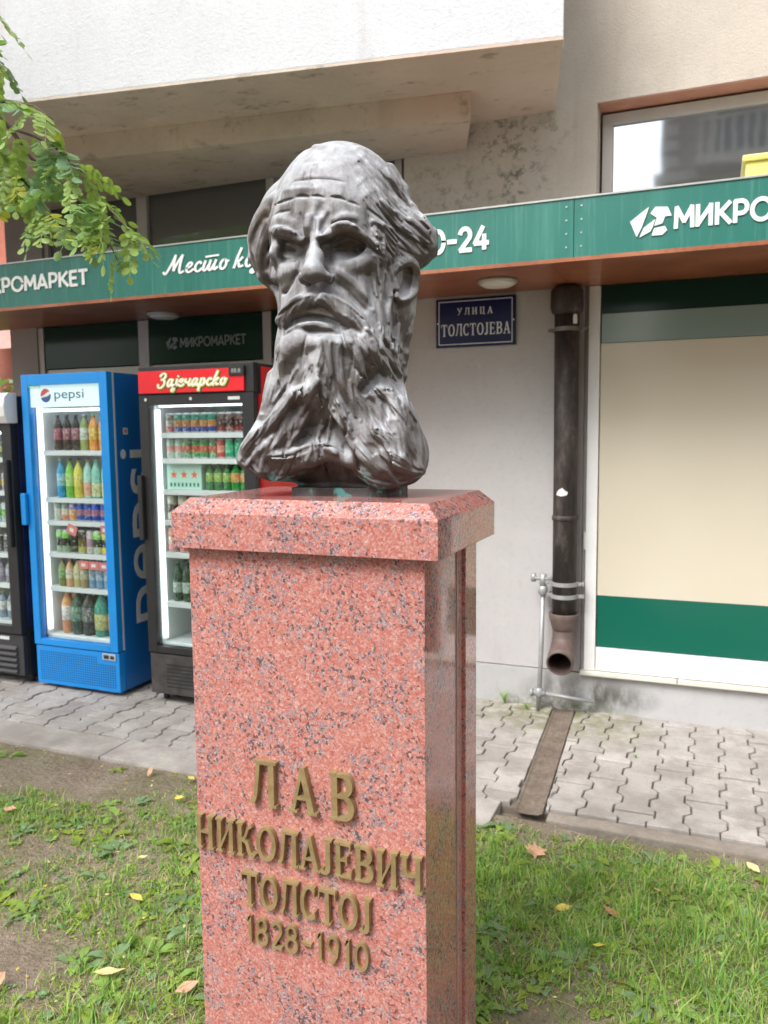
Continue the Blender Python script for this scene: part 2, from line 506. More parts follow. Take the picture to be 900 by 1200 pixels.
bpart(mb, 'building_body', M_beige)
# red reveal under the lintel of the right window
mb = MB(); mb.box(RW0 + .002, RW1 - .002, WY + .004, WY + .16, RZ1 - .006, RZ1 - .001); bpart(mb, 'lintel_reveal', M_brick_red)

def window(name, x0, x1, z0, z1, y, mull, fr=.05, gm=None, fm=None, depth=.05):
    w = empty(name, ((x0 + x1) / 2, y, z0)); w.parent = bld; w.matrix_parent_inverse = parent_world(bld).inverted()
    w2 = MB()
    w2.box(x0, x1, y, y + depth, z1 - fr, z1); w2.box(x0, x1, y, y + depth, z0, z0 + fr)
    w2.box(x0, x0 + fr, y, y + depth, z0 + fr, z1 - fr); w2.box(x1 - fr, x1, y, y + depth, z0 + fr, z1 - fr)
    for (a, b) in mull: w2.box(a, b, y - .002, y + depth, z0 + fr, z1 - fr)
    o = w2.build('frame', fm or M_frame, bevel=.004); link_parent(o, w)
    xs = [x0 + fr] + [q for ab in mull for q in ab] + [x1 - fr]
    for i in range(0, len(xs), 2):
        p = MB(); p.box(xs[i], xs[i + 1], y + depth * .55, y + depth * .75, z0 + fr, z1 - fr)
        o = p.build('pane', gm or M_dark_glass); link_parent(o, w)
    return w
w = window('window', -4.50, -2.625, LZ0, LZ1, WY + .015, [(-3.67, -3.585)], .035)
w['label'] = 'wide dark window in a pale frame'
w = window('window', -2.595, -1.745, LZ0, LZ1 - .03, WY + .03, [], .045)
w = window('window', RW0 + .012, RW1 - .01, RZ0, RZ1 - .02, WY + .13, [(.93, .99)], .055, M_mirror_glass, M_frame)
w['label'] = 'right window reflecting the sky and a house across the street'
mb = MB(); mb.box(-2.625, -2.595, WY + .002, WY + .1, LZ0, LZ1); bpart(mb, 'mullion', M_frame)

# balcony: oblique slab box, its soffit and the beam under it
def quadbox(mb, c, z0, z1, mi=0):
    mb.prism(c, z0, z1, mi)
C0 = (-.661, 3.802); dv = (-(2.704), -(.426)); Ld = math.hypot(*dv); du = (dv[0] / Ld, dv[1] / Ld)
C1 = (C0[0] + du[0] * 5.6, C0[1] + du[1] * 5.6)
SZ = 3.328
mb = MB(); mb.prism([C1, C0, (-.842, 4.598), (-7.0, 4.598)], SZ, SZ + .012, 0)
bpart(mb, 'balcony_soffit', [M_soffit])
nx_, ny_ = -du[1], du[0]          # inward normal (towards the wall)
if ny_ < 0: nx_, ny_ = -nx_, -ny_
def off(p, a, b): return (p[0] + du[0] * a + nx_ * b, p[1] + du[1] * a + ny_ * b)
mb = MB(); mb.prism([off(C1, 0, 0), off(C0, 0, 0), off(C0, 0, .12), off(C1, 0, .12)], SZ + .0121, SZ + 1.35, 0)
mb.prism([(-.690, 3.922), (-.845, 4.597), (-.965, 4.597), (-.815, 3.905)], SZ + .0121, SZ + 1.35, 0)
bpart(mb, 'balcony_parapet', [M_white], bevel=.006)
mb = MB(); mb.prism([(-1.19, 4.165), (-1.34, 4.597), (-6.9, 4.597), (-6.9, 3.36), (-4.9, 3.66)][::-1], SZ - .135, SZ - .001, 0)
bpart(mb, 'balcony_beam', [M_soffit])

# shop windows, ground floor left and right
def shopwin(name, x0, x1, y, bands, mull, fr=.03):
    w = empty(name, ((x0 + x1) / 2, y, bands[0][0])); w.parent = bld; w.matrix_parent_inverse = parent_world(bld).inverted()
    for (z0, z1, mt, nm, yo) in bands:
        e = [x0] + [q for ab in mull for q in ab] + [x1]
        for i in range(0, len(e), 2):
            p = MB(); p.box(e[i] + .002, e[i + 1] - .002, y + yo, y + yo + .02, z0, z1); o = p.build(nm, mt); link_parent(o, w)
    f_ = MB()
    for a, b in mull: f_.box(a, b, y - .02, y + .06, bands[0][0], bands[-1][1])
    if mull:
        o = f_.build('mullion', M_frame, bevel=.003); link_parent(o, w)
    return w
sw = shopwin('shop_window', -4.58, -1.745, WY + .02, [(.212, .66, M_green_band, 'lower_panel', .0), (.662, 2.072, M_cream_pan, 'middle_panel', .0), (2.08, 2.376, M_gfilm, 'transom_panel', -.012)],
             [(-4.585, -4.535), (-3.685, -3.60), (-2.70, -2.64), (-1.78, -1.745)])
sw['label'] = 'shop windows behind the coolers with cream and dark green panels'
f_ = MB(); f_.box(-1.744, -1.716, WY - .006, WY + .06, .22, 2.376); bpart(f_, 'door_jamb', M_sill)
sw2 = shopwin('shop_window', -.578, .42, WY + .0, [(.376, .668, M_green_band, 'lower_panel', .0), (.670, 2.068, M_cream_pan, 'middle_panel', .0), (2.070, 2.376, M_gfilm, 'transom_panel', -.004)], [])
sw2['label'] = 'shop window covered with cream film and a green band'
p = MB(); p.box(-.641, -.580, WY - .018, WY + .06, .236, 2.377); p.box(-.578, .42, WY - .012, WY + .06, .238, .372); p.box(.42, .47, WY - .018, WY + .06, .236, 2.377)
o = p.build('frame', M_framew, bevel=.004); link_parent(o, sw2)
p = MB(); p.box(-.572, .418, WY - .0085, WY - .0045, 1.93 + .14, 2.225)  # pale sheet painted as a reflection on the dark transom
gl = glass_mat('painted_pale_reflection', (.22, .30, .28), .12, .6)
o = p.build('painted_reflection_strip', gl); link_parent(o, sw2)
for i, (a, b) in enumerate(((-.66, -.14), (-.136, .42), (.424, 1.3))):
    p = MB(); p.box(a, b, WY - .045, WY + .05, .2125, .234); bpart(p, 'window_sill', M_sill, bevel=.004)
# dark glazed entrance right of the picture
p = MB(); p.box(.475, 1.95, WY + .02, WY + .06, .235, 2.376); bpart(p, 'glazed_entrance', glass_mat('entrance_glass', (.018, .02, .02), .05, .5))

# ------------------------------------------------------------------ canopy with the shop fascia
CY0, CZ0, CZ1 = 3.86, 2.378, 2.66
can = empty('shop_canopy', (-1.5, CY0, CZ0)); tag(can, 'green shop fascia with white lettering and a copper brown underside', 'canopy')
def cpart(mb, name, mats, **kw):
    o = mb.build(name, mats, **kw); link_parent(o, can); return o
mf = NT('teal_fascia_sheet', .38, 0, (.02, .16, .13), .5)
s1 = mf.noise(9, 5, .65, mf.map((1, 1, .10)))
s2 = mf.noise(55, 3, .6, mf.map((1, 1, .05)))
kf = mf.ramp(mf.noise(.8, 3, .5), [(.3, (.010, .128, .100)), (.7, (.016, .160, .128))])
kf = mf.mix(mf.math('MULTIPLY', mf.ramp(s1, [(.50, 0.0), (.74, 1.0)]), .28), kf, (.10, .31, .26))
kf = mf.mix(mf.math('MULTIPLY', mf.ramp(s2, [(.54, 0.0), (.68, 1.0)]), .12), kf, (.25, .46, .41))
kf = mf.mix(mf.math('MULTIPLY', mf.ramp(mf.noise(3.1, 5, .6, mf.map(loc=(2, 0, 1))), [(.55, 0.0), (.7, 1.0)]), .3), kf, (.004, .07, .05))
mf.color(kf); mf.bump(mf.noise(3, 2), .12, .02); M_fascia = mf.mat
mc = NT('copper_brown_sheet', .32, .15, (.33, .115, .055), .5)
kc = mc.ramp(mc.noise(2.5, 5, .6), [(.3, (.27, .085, .040)), (.6, (.40, .145, .075)), (.8, (.46, .19, .11))])
kc = mc.mix(mc.ramp(mc.noise(40, 4, .7), [(.30, .35), (.5, 0.0)]), kc, (.13, .045, .025)); mc.color(kc); mc.bump(mc.noise(1.7, 3), .25, .03); M_copper = mc.mat
M_flash = plain('grey_flashing', (.42, .44, .42), .4, .5)
XS = [-6.6, -4.62, -.6135, 2.6]
for i in range(3):
    mb = MB(); mb.box(XS[i] + .0015, XS[i + 1] - .0015, CY0, CY0 + .02, CZ0 + .012, CZ1 - .008); cpart(mb, 'fascia_panel', M_fascia)
mb = MB(); mb.box(-6.6, 2.6, CY0 - .006, CY0 + .05, CZ1 - .0078, CZ1); cpart(mb, 'top_flashing', M_flash)
mb = MB(); mb.box(-6.6, 2.6, CY0 - .006, CY0 + .02, CZ0 - .006, CZ0 + .0118); cpart(mb, 'bottom_trim', M_copper)
for a, b in ((-6.6, -3.33), (-3.327, -.73), (-.727, 2.6)):
    mb = MB(); mb.box(a, b, CY0 + .0205, WY - .013, CZ0, CZ0 + .008); cpart(mb, 'soffit_sheet', M_copper)
mb = MB(); mb.box(-6.6, 2.6, CY0 + .021, WY - .001, CZ1 - .03, CZ1 - .012); cpart(mb, 'roof_sheet', M_flash)
for dx in (-.034, .034):
    for dz in (.06, .12, .18, .24):
        mb = MB(); mb.tube([(-.6135 + dx, CY0 - .003, CZ0 + dz), (-.6135 + dx, CY0 + .001, CZ0 + dz)], .0045, 8); cpart(mb, 'rivet', M_flash)
M_lamp = plain('opal_lamp_cover', (.66, .62, .55), .4, var=.03)
for lx, ly in ((-1.055, 4.195), (-3.31, 4.395)):
    lm = empty('soffit_lamp', (lx, ly, CZ0)); tag(lm, 'round white soffit lamp above the street sign' if lx > -2 else 'round white soffit lamp above the red topped cooler', 'lamp')
    mb = MB(); mb.lathe([(.105, -.001), (.105, -.014), (.098, -.02)], 28); mb.build('rim', M_flash, lm, smooth=True)
    mb = MB(); mb.lathe([(.092, -.005), (.090, -.024), (.07, -.034), (.03, -.038)][::1], 28); mb.build('cover', M_lamp, lm, smooth=True)
# yellow box on the canopy
M_yel = plain('yellow_plastic', (.74, .66, .18), .4)
yb = MB(); yb.box(.11, .46, 4.22, 4.48, CZ1 + .001, CZ1 + .165); yb.box(.095, .475, 4.205, 4.495, CZ1 + .1652, CZ1 + .195)
tag(yb.build('box', M_yel, bevel=.012), 'yellow box lying on the canopy under the right window', 'box')
# ------------------------------------------------------------------ lettering
def text_obj(s, size, mat, parent=None, depth=.003, bold=0.0, name='lettering', font_scale=1.0, space=1.0, shear=0.0):
    """text as a real mesh lying in the x-z plane (front towards -y), origin at its lower left"""
    cu = bpy.data.curves.new(name, 'FONT'); cu.body = s; cu.size = size; cu.extrude = depth / 2; cu.offset = bold; cu.space_character = space; cu.shear = shear; cu.resolution_u = 4
    t = bpy.data.objects.new(name, cu); col.objects.link(t)
    dg = bpy.context.evaluated_depsgraph_get()
    me = bpy.data.meshes.new_from_object(t.evaluated_get(dg))
    col.objects.unlink(t); bpy.data.objects.remove(t)
    me.transform(Matrix.Rotation(math.pi / 2, 4, 'X'))
    me.materials.clear(); me.materials.append(mat)
    o = bpy.data.objects.new(name, me)
    return link(o, parent)

def bounds(me):
    c = np.empty(len(me.vertices) * 3); me.vertices.foreach_get('co', c); c = c.reshape(-1, 3); return c.min(0), c.max(0)

def fit(o, x0, x1, z0, z1, y):
    """scale and move the mesh so that its front outline fills the given box of a wall plane"""
    a, b = bounds(o.data)
    sx = (x1 - x0) / (b[0] - a[0]); sz = (z1 - z0) / (b[2] - a[2])
    o.data.transform(Matrix.Translation((x0, y, z0)) @ Matrix.Diagonal((sx, 1, sz, 1)) @ Matrix.Translation((-a[0], -b[1], -a[2])))
    return o

def smooth_path(pts, n=5):
    if len(pts) < 3: return [tuple(p) for p in pts]
    P = [pts[0]] + list(pts) + [pts[-1]]; out_ = []
    for i in range(1, len(P) - 2):
        p0, p1, p2, p3 = (np.array(P[i + k], float) for k in (-1, 0, 1, 2))
        for j in range(n):
            t = j / n
            out_.append(tuple(.5 * ((2 * p1) + (-p0 + p2) * t + (2 * p0 - 5 * p1 + 4 * p2 - p3) * t * t + (-p0 + 3 * p1 - 3 * p2 + p3) * t ** 3)))
    out_.append(tuple(pts[-1])); return out_

def ribbon(mb, pts, w, y0=0.0, y1=.004, thin=None, ends=True, mi=0, sc=(1, 1), o=(0, 0), taper=False):
    """pen stroke in the x-z plane; thin = width of horizontal parts when the pen is modulated"""
    P = [np.array((p[0], p[1]), float) for p in pts]
    Q = []
    for p in P:
        if not Q or np.linalg.norm(p - Q[-1]) > 1e-6: Q.append(p)
    P = Q; n = len(P)
    L = []; R_ = []
    for i in range(n):
        t = P[min(i + 1, n - 1)] - P[max(i - 1, 0)]; t /= (np.linalg.norm(t) + 1e-9)
        ww = w if thin is None else thin + (w - thin) * abs(t[1]) ** 1.4
        if taper: ww *= .55 + .45 * math.sin(math.pi * (i + .5) / n) ** .5
        e = t * ww * .25 * (-1 if i == 0 else (1 if i == n - 1 else 0)) if ends else 0
        nn = np.array((-t[1], t[0])) * ww / 2
        L.append(P[i] + nn + e); R_.append(P[i] - nn + e)
    b = len(mb.v)
    for y in (y0, y1):
        for q in L + R_: mb.v.append((o[0] + q[0] * sc[0], y, o[1] + q[1] * sc[1]))
    m = 2 * n
    for i in range(n - 1):
        mb.f.append((b + i, b + n + i, b + n + i + 1, b + i + 1)); mb.m.append(mi)                   # front
        mb.f.append((b + i, b + i + 1, b + m + i + 1, b + m + i)); mb.m.append(mi)
        mb.f.append((b + n + i, b + m + n + i, b + m + n + i + 1, b + n + i + 1)); mb.m.append(mi)
    mb.f.append((b, b + m, b + m + n, b + n)); mb.m.append(mi)
    mb.f.append((b + n - 1, b + 2 * n - 1, b + m + 2 * n - 1, b + m + n - 1)); mb.m.append(mi)

def arc(cx, cz, rx, rz, a0, a1, n=18):
    return [(cx + rx * math.cos(math.radians(a0 + (a1 - a0) * i / n)), cz + rz * math.sin(math.radians(a0 + (a1 - a0) * i / n))) for i in range(n + 1)]

# serif capitals as pen strokes in a unit-high cell: (width, strokes, serifs)
K, T = .150, .072
def serif_glyph(ch):
    S = []; F = []           # strokes (pts, thick, thin) ; serif bars (x0,x1,z)
    W = .72
    if ch == 'Л': S = [([(.13, .14), (.17, .30), (.25, .95)], .10, None), ([(.60, .02), (.60, .98)], K, None), ([(.22, .955), (.62, .955)], T, None), ([(.14, .17), (.10, .06), (.01, .07)], .09, None)]; F = [(.50, .74, 0), (.14, .74, 1)]
    elif ch == 'А': S = [([(.12, .03), (.37, .97)], .085, None), ([(.37, .97), (.62, .03)], K, None), ([(.20, .33), (.54, .33)], T, None)]; F = [(.0, .24, 0), (.48, .76, 0)]
    elif ch == 'В': S = [([(.16, .02), (.16, .98)], K, None), ([(.16, .955)] + arc(.36, .745, .19, .21, 90, -90) + [(.16, .535)], K, T), ([(.16, .515)] + arc(.37, .28, .22, .235, 90, -90) + [(.16, .045)], K, T)]; F = [(.03, .2, 0), (.03, .2, 1)]; W = .68
    elif ch == 'Н': S = [([(.15, .02), (.15, .98)], K, None), ([(.60, .02), (.60, .98)], K, None), ([(.15, .5), (.60, .5)], T, None)]; F = [(.02, .28, 0), (.02, .28, 1), (.47, .73, 0), (.47, .73, 1)]; W = .75
    elif ch == 'И': S = [([(.15, .02), (.15, .98)], K, None), ([(.60, .02), (.60, .98)], K, None), ([(.17, .12), (.58, .88)], T, None)]; F = [(.02, .28, 0), (.02, .28, 1), (.47, .73, 0), (.47, .73, 1)]; W = .75
    elif ch == 'К': S = [([(.15, .02), (.15, .98)], K, None), ([(.60, .95), (.45, .86), (.36, .62), (.22, .50)], .09, None), ([(.25, .52), (.40, .44), (.52, .12), (.68, .04)], .14, None)]; F = [(.02, .28, 0), (.02, .28, 1)]; W = .70
    elif ch == 'О': S = [(arc(.38, .5, .29, .46, 0, 360, 30), K, .075)]; W = .76
    elif ch == 'С': S = [(arc(.38, .5, .28, .46, 48, 312, 26), K, .075), ([(.57, .98), (.575, .70)], .05, None), ([(.575, .27), (.57, .05)], .05, None)]; W = .66
    elif ch == 'Ј': S = [([(.26, .98), (.26, .20)] + arc(.13, .20, .13, .17, 0, -150, 10), .16, .09)]; F = [(.12, .40, 1)]; W = .42
    elif ch == 'Е': S = [([(.15, .02), (.15, .98)], K, None), ([(.15, .955), (.56, .955)], T, None), ([(.15, .045), (.58, .045)], T, None), ([(.15, .51), (.44, .51)], T, None), ([(.56, .97), (.56, .78)], .05, None), ([(.585, .03), (.585, .25)], .05, None), ([(.44, .61), (.44, .40)], .05, None)]; F = [(.02, .2, 0), (.02, .2, 1)]; W = .63
    elif ch == 'Ч': S = [([(.15, .98), (.15, .62)] + arc(.31, .62, .16, .17, 180, 290, 8) + [(.56, .50)], .15, .09), ([(.58, .02), (.58, .98)], K, None)]; F = [(.02, .28, 1), (.45, .71, 0), (.45, .71, 1)]; W = .73
    elif ch == 'Т': S = [([(.34, .02), (.34, .98)], K, None), ([(.03, .955), (.65, .955)], T, None), ([(.035, .97), (.03, .72)], .05, None), ([(.645, .97), (.65, .72)], .05, None)]; F = [(.20, .48, 0)]; W = .68
    elif ch == 'У': S = [([(.12, .96), (.38, .42)], .13, None), ([(.62, .96), (.36, .35), (.24, .08), (.08, .07)], .08, None)]; F = [(.0, .26, 1), (.50, .74, 1)]; W = .72
    elif ch == 'Ц': S = [([(.15, .02), (.15, .98)], K, None), ([(.56, .02), (.56, .98)], K, None), ([(.15, .045), (.70, .045)], T, None), ([(.69, .05), (.69, -.16)], .06, None)]; F = [(.02, .28, 1), (.43, .69, 1)]; W = .75
    elif ch == '1': S = [([(.26, .02), (.26, .97), (.10, .80)], .13, .13)]; W = .44
    elif ch == '8': S = [(arc(.30, .73, .19, .22, 0, 360, 22), .12, .10), (arc(.30, .27, .23, .24, 0, 360, 22), .12, .10)]; W = .62
    elif ch == '2': S = [(arc(.29, .70, .20, .25, 170, -30, 14) + [(.10, .06)], .12, .12), ([(.08, .055), (.54, .055)], .11, .11)]; W = .60
    elif ch == '9': S = [(arc(.30, .68, .21, .27, 0, 360, 22), .12, .10), ([(.51, .68), (.46, .30), (.30, .06), (.14, .05)], .12, .11)]; W = .62
    elif ch == '0': S = [(arc(.32, .5, .24, .45, 0, 360, 28), .12, .10)]; W = .66
    elif ch == '-': S = [([(.06, .46), (.50, .46)], .10, .10)]; W = .56
    elif ch == ' ': W = .4
    return W, S, F

def serif_word(word, x0, x1, z0, h, y, depth, mat, parent, gap=.10, name='letter', split=True, bevel=0.0):
    adv = [serif_glyph(c)[0] + gap for c in word]; tot = sum(adv) - gap
    sx = (x1 - x0) / tot; x = x0
    whole = MB()
    for c, a in zip(word, adv):
        W, S, F = serif_glyph(c)
        mb = MB() if split else whole
        e = 0.0
        ox = x if not split else 0.0; oz = z0 if not split else 0.0; oy = y if not split else 0.0
        for pts, tk, th in S:
            ribbon(mb, pts, tk, oy - depth - e, oy - .0002, thin=th, ends=False, sc=(sx, h), o=(ox, oz)); e += .00025
        for q0, q1, zz in F:
            q = .06
            z_ = 0 if zz == 0 else 1 - q
            mb.box(ox + q0 * sx, ox + q1 * sx, oy - depth - e, oy - .0002, oz + z_ * h, oz + (z_ + q) * h); e += .00025
        if split and mb.v:
            o = mb.build(name, mat); o.location = (x, y, z0); o.parent = parent
            o.matrix_parent_inverse = parent_world(parent).inverted()
        x += a * sx
    if not split:
        o = whole.build(name, mat); o.parent = parent; o.matrix_parent_inverse = parent_world(parent).inverted()
        return o

# brush script letters, x-height 1, each (advance, list of strokes)
SCR = {
 'М': (2.2, [[(-.1, .25), (.1, .05), (.35, .35), (.75, 1.2), (1.0, 1.9)], [(1.0, 1.9), (.95, 1.1), (.98, .35)], [(.98, .35), (1.35, 1.2), (1.75, 1.85)], [(1.75, 1.85), (1.62, 1.0), (1.6, .3), (1.75, .05), (2.05, .2)]]),
 'е': (.95, [[(.08, .45), (.45, .55), (.68, .78), (.58, 1.0), (.36, .95), (.17, .62), (.16, .28), (.34, .05), (.60, .08), (.88, .30)]]),
 'с': (.85, [[(.68, .80), (.58, .98), (.36, .92), (.16, .60), (.16, .25), (.34, .04), (.58, .08), (.82, .30)]]),
 'т': (1.75, [[(.28, 1.0), (.14, .35), (.22, .06), (.40, .10), (.72, .62)], [(.82, 1.0), (.68, .35), (.76, .06), (.94, .10), (1.24, .62)], [(1.36, 1.0), (1.22, .35), (1.30, .05), (1.60, .28)], [(.25, 1.42), (1.55, 1.46)]]),
 'о': (1.0, [[(.50, .98), (.24, .82), (.12, .42), (.26, .06), (.52, .08), (.72, .45), (.66, .85), (.48, .98)], [(.66, .82), (.95, .78)]]),
 ' ': (.45, []),
 'к': (1.15, [[(.62, 1.9), (.36, 1.1), (.12, .02)], [(.85, .98), (.55, .66), (.30, .52), (.52, .42), (.66, .08), (.98, .18)]]),
 'ј': (.62, [[(.42, 1.0), (.24, .1), (.02, -.55), (-.22, -.62), (-.25, -.40), (.2, -.05), (.55, .3)], [(.52, 1.42), (.50, 1.38)]]),
 'З': (1.35, [[(.22, 1.45), (.55, 1.85), (.98, 1.75), (1.0, 1.30), (.58, 1.02), (.42, 1.0)], [(.50, 1.02), (.92, .85), (.90, .25), (.48, -.12), (.08, .0), (.05, .35)]]),
 'а': (1.1, [[(.78, .95), (.46, 1.0), (.16, .60), (.16, .15), (.38, .04), (.72, .55), (.84, .98)], [(.84, .98), (.72, .40), (.80, .06), (1.08, .25)]]),
 'ч': (1.05, [[(.16, 1.0), (.12, .62), (.30, .46), (.62, .62)], [(.82, 1.0), (.66, .40), (.74, .06), (1.02, .24)]]),
 'р': (1.1, [[(.34, 1.0), (.18, .2), (.02, -.65)], [(.28, .72), (.56, 1.0), (.80, .80), (.72, .25), (.42, .02), (.22, .18)], [(.70, .3), (1.05, .5)]]),
}
def script_word(word, w=.22, y0=-.003, y1=0.0, slant=.18, mi=0, mb=None, taper=False):
    mb = mb or MB(); x = 0; e = 0
    for c in word:
        a, st = SCR[c]
        for s in st:
            p = [(x + q[0] + slant * q[1], q[1]) for q in smooth_path(s)]
            ribbon(mb, p, w, y0 - e, y1, thin=w * .72, mi=mi, taper=taper); e += .00005
        x += a
    return mb, x

# bold sans capitals drawn with one pen: (width, strokes) in a unit-high cell
SANS = {
 'М': (.92, [[(.09, .08), (.12, .92)], [(.12, .92), (.44, .32)], [(.44, .32), (.76, .92)], [(.76, .92), (.79, .08)]]),
 'И': (.80, [[(.09, .92), (.09, .08)], [(.09, .12), (.63, .88)], [(.63, .92), (.63, .08)]]),
 'К': (.74, [[(.09, .92), (.09, .08)], [(.60, .92), (.18, .50)], [(.24, .53), (.63, .08)]]),
 'Р': (.70, [[(.09, .92), (.09, .08)], [(.09, .92), (.32, .92)] + arc(.34, .67, .22, .25, 88, -88, 12) + [(.09, .42)]]),
 'О': (.95, [arc(.45, .5, .38, .42, 0, 360, 30)]),
 'А': (.84, [[(.07, .08), (.38, .92)], [(.38, .92), (.69, .08)], [(.19, .30), (.57, .30)]]),
 'Е': (.64, [[(.09, .92), (.09, .08)], [(.09, .92), (.50, .92)], [(.09, .51), (.46, .51)], [(.09, .08), (.52, .08)]]),
 'Т': (.68, [[(.31, .92), (.31, .08)], [(.04, .92), (.58, .92)]]),
 '0': (.70, [arc(.31, .5, .25, .42, 0, 360, 26)]),
 '2': (.66, [arc(.29, .67, .22, .25, 165, -35, 14) + [(.08, .09)], [(.08, .08), (.54, .08)]]),
 '4': (.72, [[(.40, .92), (.06, .30)], [(.06, .30), (.62, .30)], [(.46, .60), (.46, .08)]]),
 '-': (.52, [[(.06, .46), (.40, .46)]])}
def sans_word(word, mat, w=.165, name='lettering', y0=-.004):
    mb = MB(); x = 0; e = 0
    for c in word:
        adv, st = SANS[c]
        for q in st:
            ribbon(mb, [(x + px, pz) for px, pz in q], w, y0 - e, 0.0); e += .00003
        x += adv
    return mb.build(name, mat)

M_sign_white = plain('white_lettering', (.82, .84, .84), .4, var=.03)
M_ghost = plain('faded_lettering', (.20, .22, .21), .5, var=.1)
FY = CY0 - .0015
def fasc(o, x0, x1, z0, z1):
    fit(o, x0, x1, z0, z1, FY); link_parent(o, can); return o
def market_logo(mb, w=1.0, y0=-.004, y1=0):
    """leaf-like brand mark made of three slanted blades"""
    for i, pl in enumerate((
        [(0, .55), (.46, .98), (.42, .80), (.28, .30), (.17, .02)],
        [(.22, .02), (.56, .74), (.64, .94), (.50, .26), (.40, -.02)][:0] or [(.24, .0), (.34, .30), (.62, .56), (.56, .30), (.50, .16)],
        [(.50, .76), (.62, .96), (.92, .92), (1.02, .62), (.86, .62), (.80, .40), (.60, .34), (.66, .60)],
        [(.54, .02), (.60, .26), (.86, .30), (.92, .16), (.80, .02)])):
        mb.wall([(x * w, z * w) for x, z in pl][::-1] if sum((pl[k][0] * pl[(k + 1) % len(pl)][1] - pl[(k + 1) % len(pl)][0] * pl[k][1]) for k in range(len(pl))) < 0 else [(x * w, z * w) for x, z in pl], y0 - i * .0001, y1)
    return mb
fasc(sans_word('МИКРОМАРКЕТ', M_sign_white, w=.18), -4.385, -3.436, 2.478, 2.576)
fasc(sans_word('0-24', M_sign_white, w=.18), -1.305, -1.012, 2.458, 2.580)
o = sans_word('0', M_sign_white, w=.18); fasc(o, -1.395, -1.322, 2.458, 2.580)
mbs, _ = script_word('Место које', .25); o = mbs.build('lettering', M_sign_white); fasc(o, -2.905, -2.20, 2.455, 2.600)
fasc(sans_word('МИКРОМАРКЕТ', M_sign_white, w=.18), -.181, .650, 2.468, 2.572)
o = market_logo(MB()).build('emblem', M_sign_white); fasc(o, -.365, -.190, 2.450, 2.578)
# faint name on the dark transom behind the coolers
o = sans_word('МИКРОМАРКЕТ', M_ghost, y0=-.001); fit(o, -3.345, -2.83, 2.177, 2.246, WY + .0065); link_parent(o, sw)
o = market_logo(MB(), y0=-.001).build('emblem', M_ghost); fit(o, -3.46, -3.36, 2.170, 2.254, WY + .0065); link_parent(o, sw)

# street sign
ss = empty('street_sign', (-1.283, WY - .002, 2.225)); tag(ss, 'dark blue enamel street sign with white lettering УЛИЦА ТОЛСТОЈЕВА', 'street sign')
M_enamel = plain('dark_blue_enamel', (.006, .009, .070), .25, var=.1, spec=.2)
M_enw = plain('white_enamel', (.72, .76, .82), .35, var=.05)
def sp(mb, name, mat, **kw):
    o = mb.build(name, mat, **kw); link_parent(o, ss); return o
mb = MB(); mb.box(-1.520, -1.047, WY - .018, WY - .002, 2.086, 2.364); sp(mb, 'plate', M_enamel, bevel=.003)
mb = MB(); y0, y1 = WY - .0195, WY - .017
mb.box(-1.503, -1.064, y0, y1, 2.345, 2.3495); mb.box(-1.503, -1.064, y0, y1, 2.1005, 2.105); mb.box(-1.503, -1.4985, y0, y1, 2.1052, 2.3448); mb.box(-1.0685, -1.064, y0, y1, 2.1052, 2.3448)
sp(mb, 'border', M_enw)
serif_word('УЛИЦА', -1.39, -1.18, 2.268, .040, WY - .018, .0012, M_enw, ss, gap=.34, name='lettering', split=False)
serif_word('ТОЛСТОЈЕВА', -1.487, -1.078, 2.150, .068, WY - .018, .0012, M_enw, ss, gap=.10, name='lettering', split=False)
for x in (-1.508, -1.058):
    mb = MB(); mb.tube([(x, WY - .021, 2.225), (x, WY - .017, 2.225)], .005, 8); sp(mb, 'screw', M_enw)
# ------------------------------------------------------------------ drink coolers
def glass_pane_mat():
    m = NT('door_glass', .02, 0, (1, 1, 1), .5)
    tr = m.n('ShaderNodeBsdfTransparent'); tr.inputs[0].default_value = (.93, .96, .96, 1)
    gl = m.n('ShaderNodeBsdfGlossy'); gl.inputs['Roughness'].default_value = .03
    lw = m.n('ShaderNodeLayerWeight'); lw.inputs[0].default_value = .5
    fr = m.math('ADD', .035, m.math('MULTIPLY', m.math('POWER', lw.outputs['Facing'], 5.0), .9))
    mx = m.n('ShaderNodeMixShader')
    m.l(fr, mx.inputs[0]); m.l(tr.outputs[0], mx.inputs[1]); m.l(gl.outputs[0], mx.inputs[2])
    m.l(mx.outputs[0], m.t.nodes['Material Output'].inputs[0])
    return m.mat
M_dglass = glass_pane_mat()
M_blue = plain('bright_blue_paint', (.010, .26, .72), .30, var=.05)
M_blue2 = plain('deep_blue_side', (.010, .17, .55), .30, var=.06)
M_black = plain('black_plastic', (.022, .022, .025), .38, var=.1)
M_dgrey = plain('dark_grey_metal', (.05, .05, .055), .45, .3)
M_inner = plain('white_liner', (.78, .82, .82), .5, var=.02)
M_red = plain('cooler_red', (.72, .020, .030), .28, var=.04)
M_whitep = plain('white_plastic', (.78, .78, .79), .35, var=.03)
M_shelf = plain('white_wire_shelf', (.80, .82, .82), .45, var=.02)
M_rubber = plain('pale_gasket', (.60, .62, .64), .6, var=.05)
M_tag = plain('pink_price_tag', (.78, .22, .20), .6, var=.05)
M_tagw = plain('price_tag_print', (.85, .82, .80), .6, var=.02)
M_scuff = plain('scratched_black', (.055, .05, .048), .55, var=.5, nscale=12)
def emit_mat(name, c, s):
    m = NT(name); m.b.inputs['Emission Color'].default_value = (*c, 1); m.b.inputs['Emission Strength'].default_value = s; return m.mat
M_led = emit_mat('led_tube', (.92, .97, 1.0), 1.7)
M_header = emit_mat('backlit_header', (.70, .88, .90), .32); M_header.node_tree.nodes['Principled BSDF'].inputs['Base Color'].default_value = (.62, .80, .82, 1)

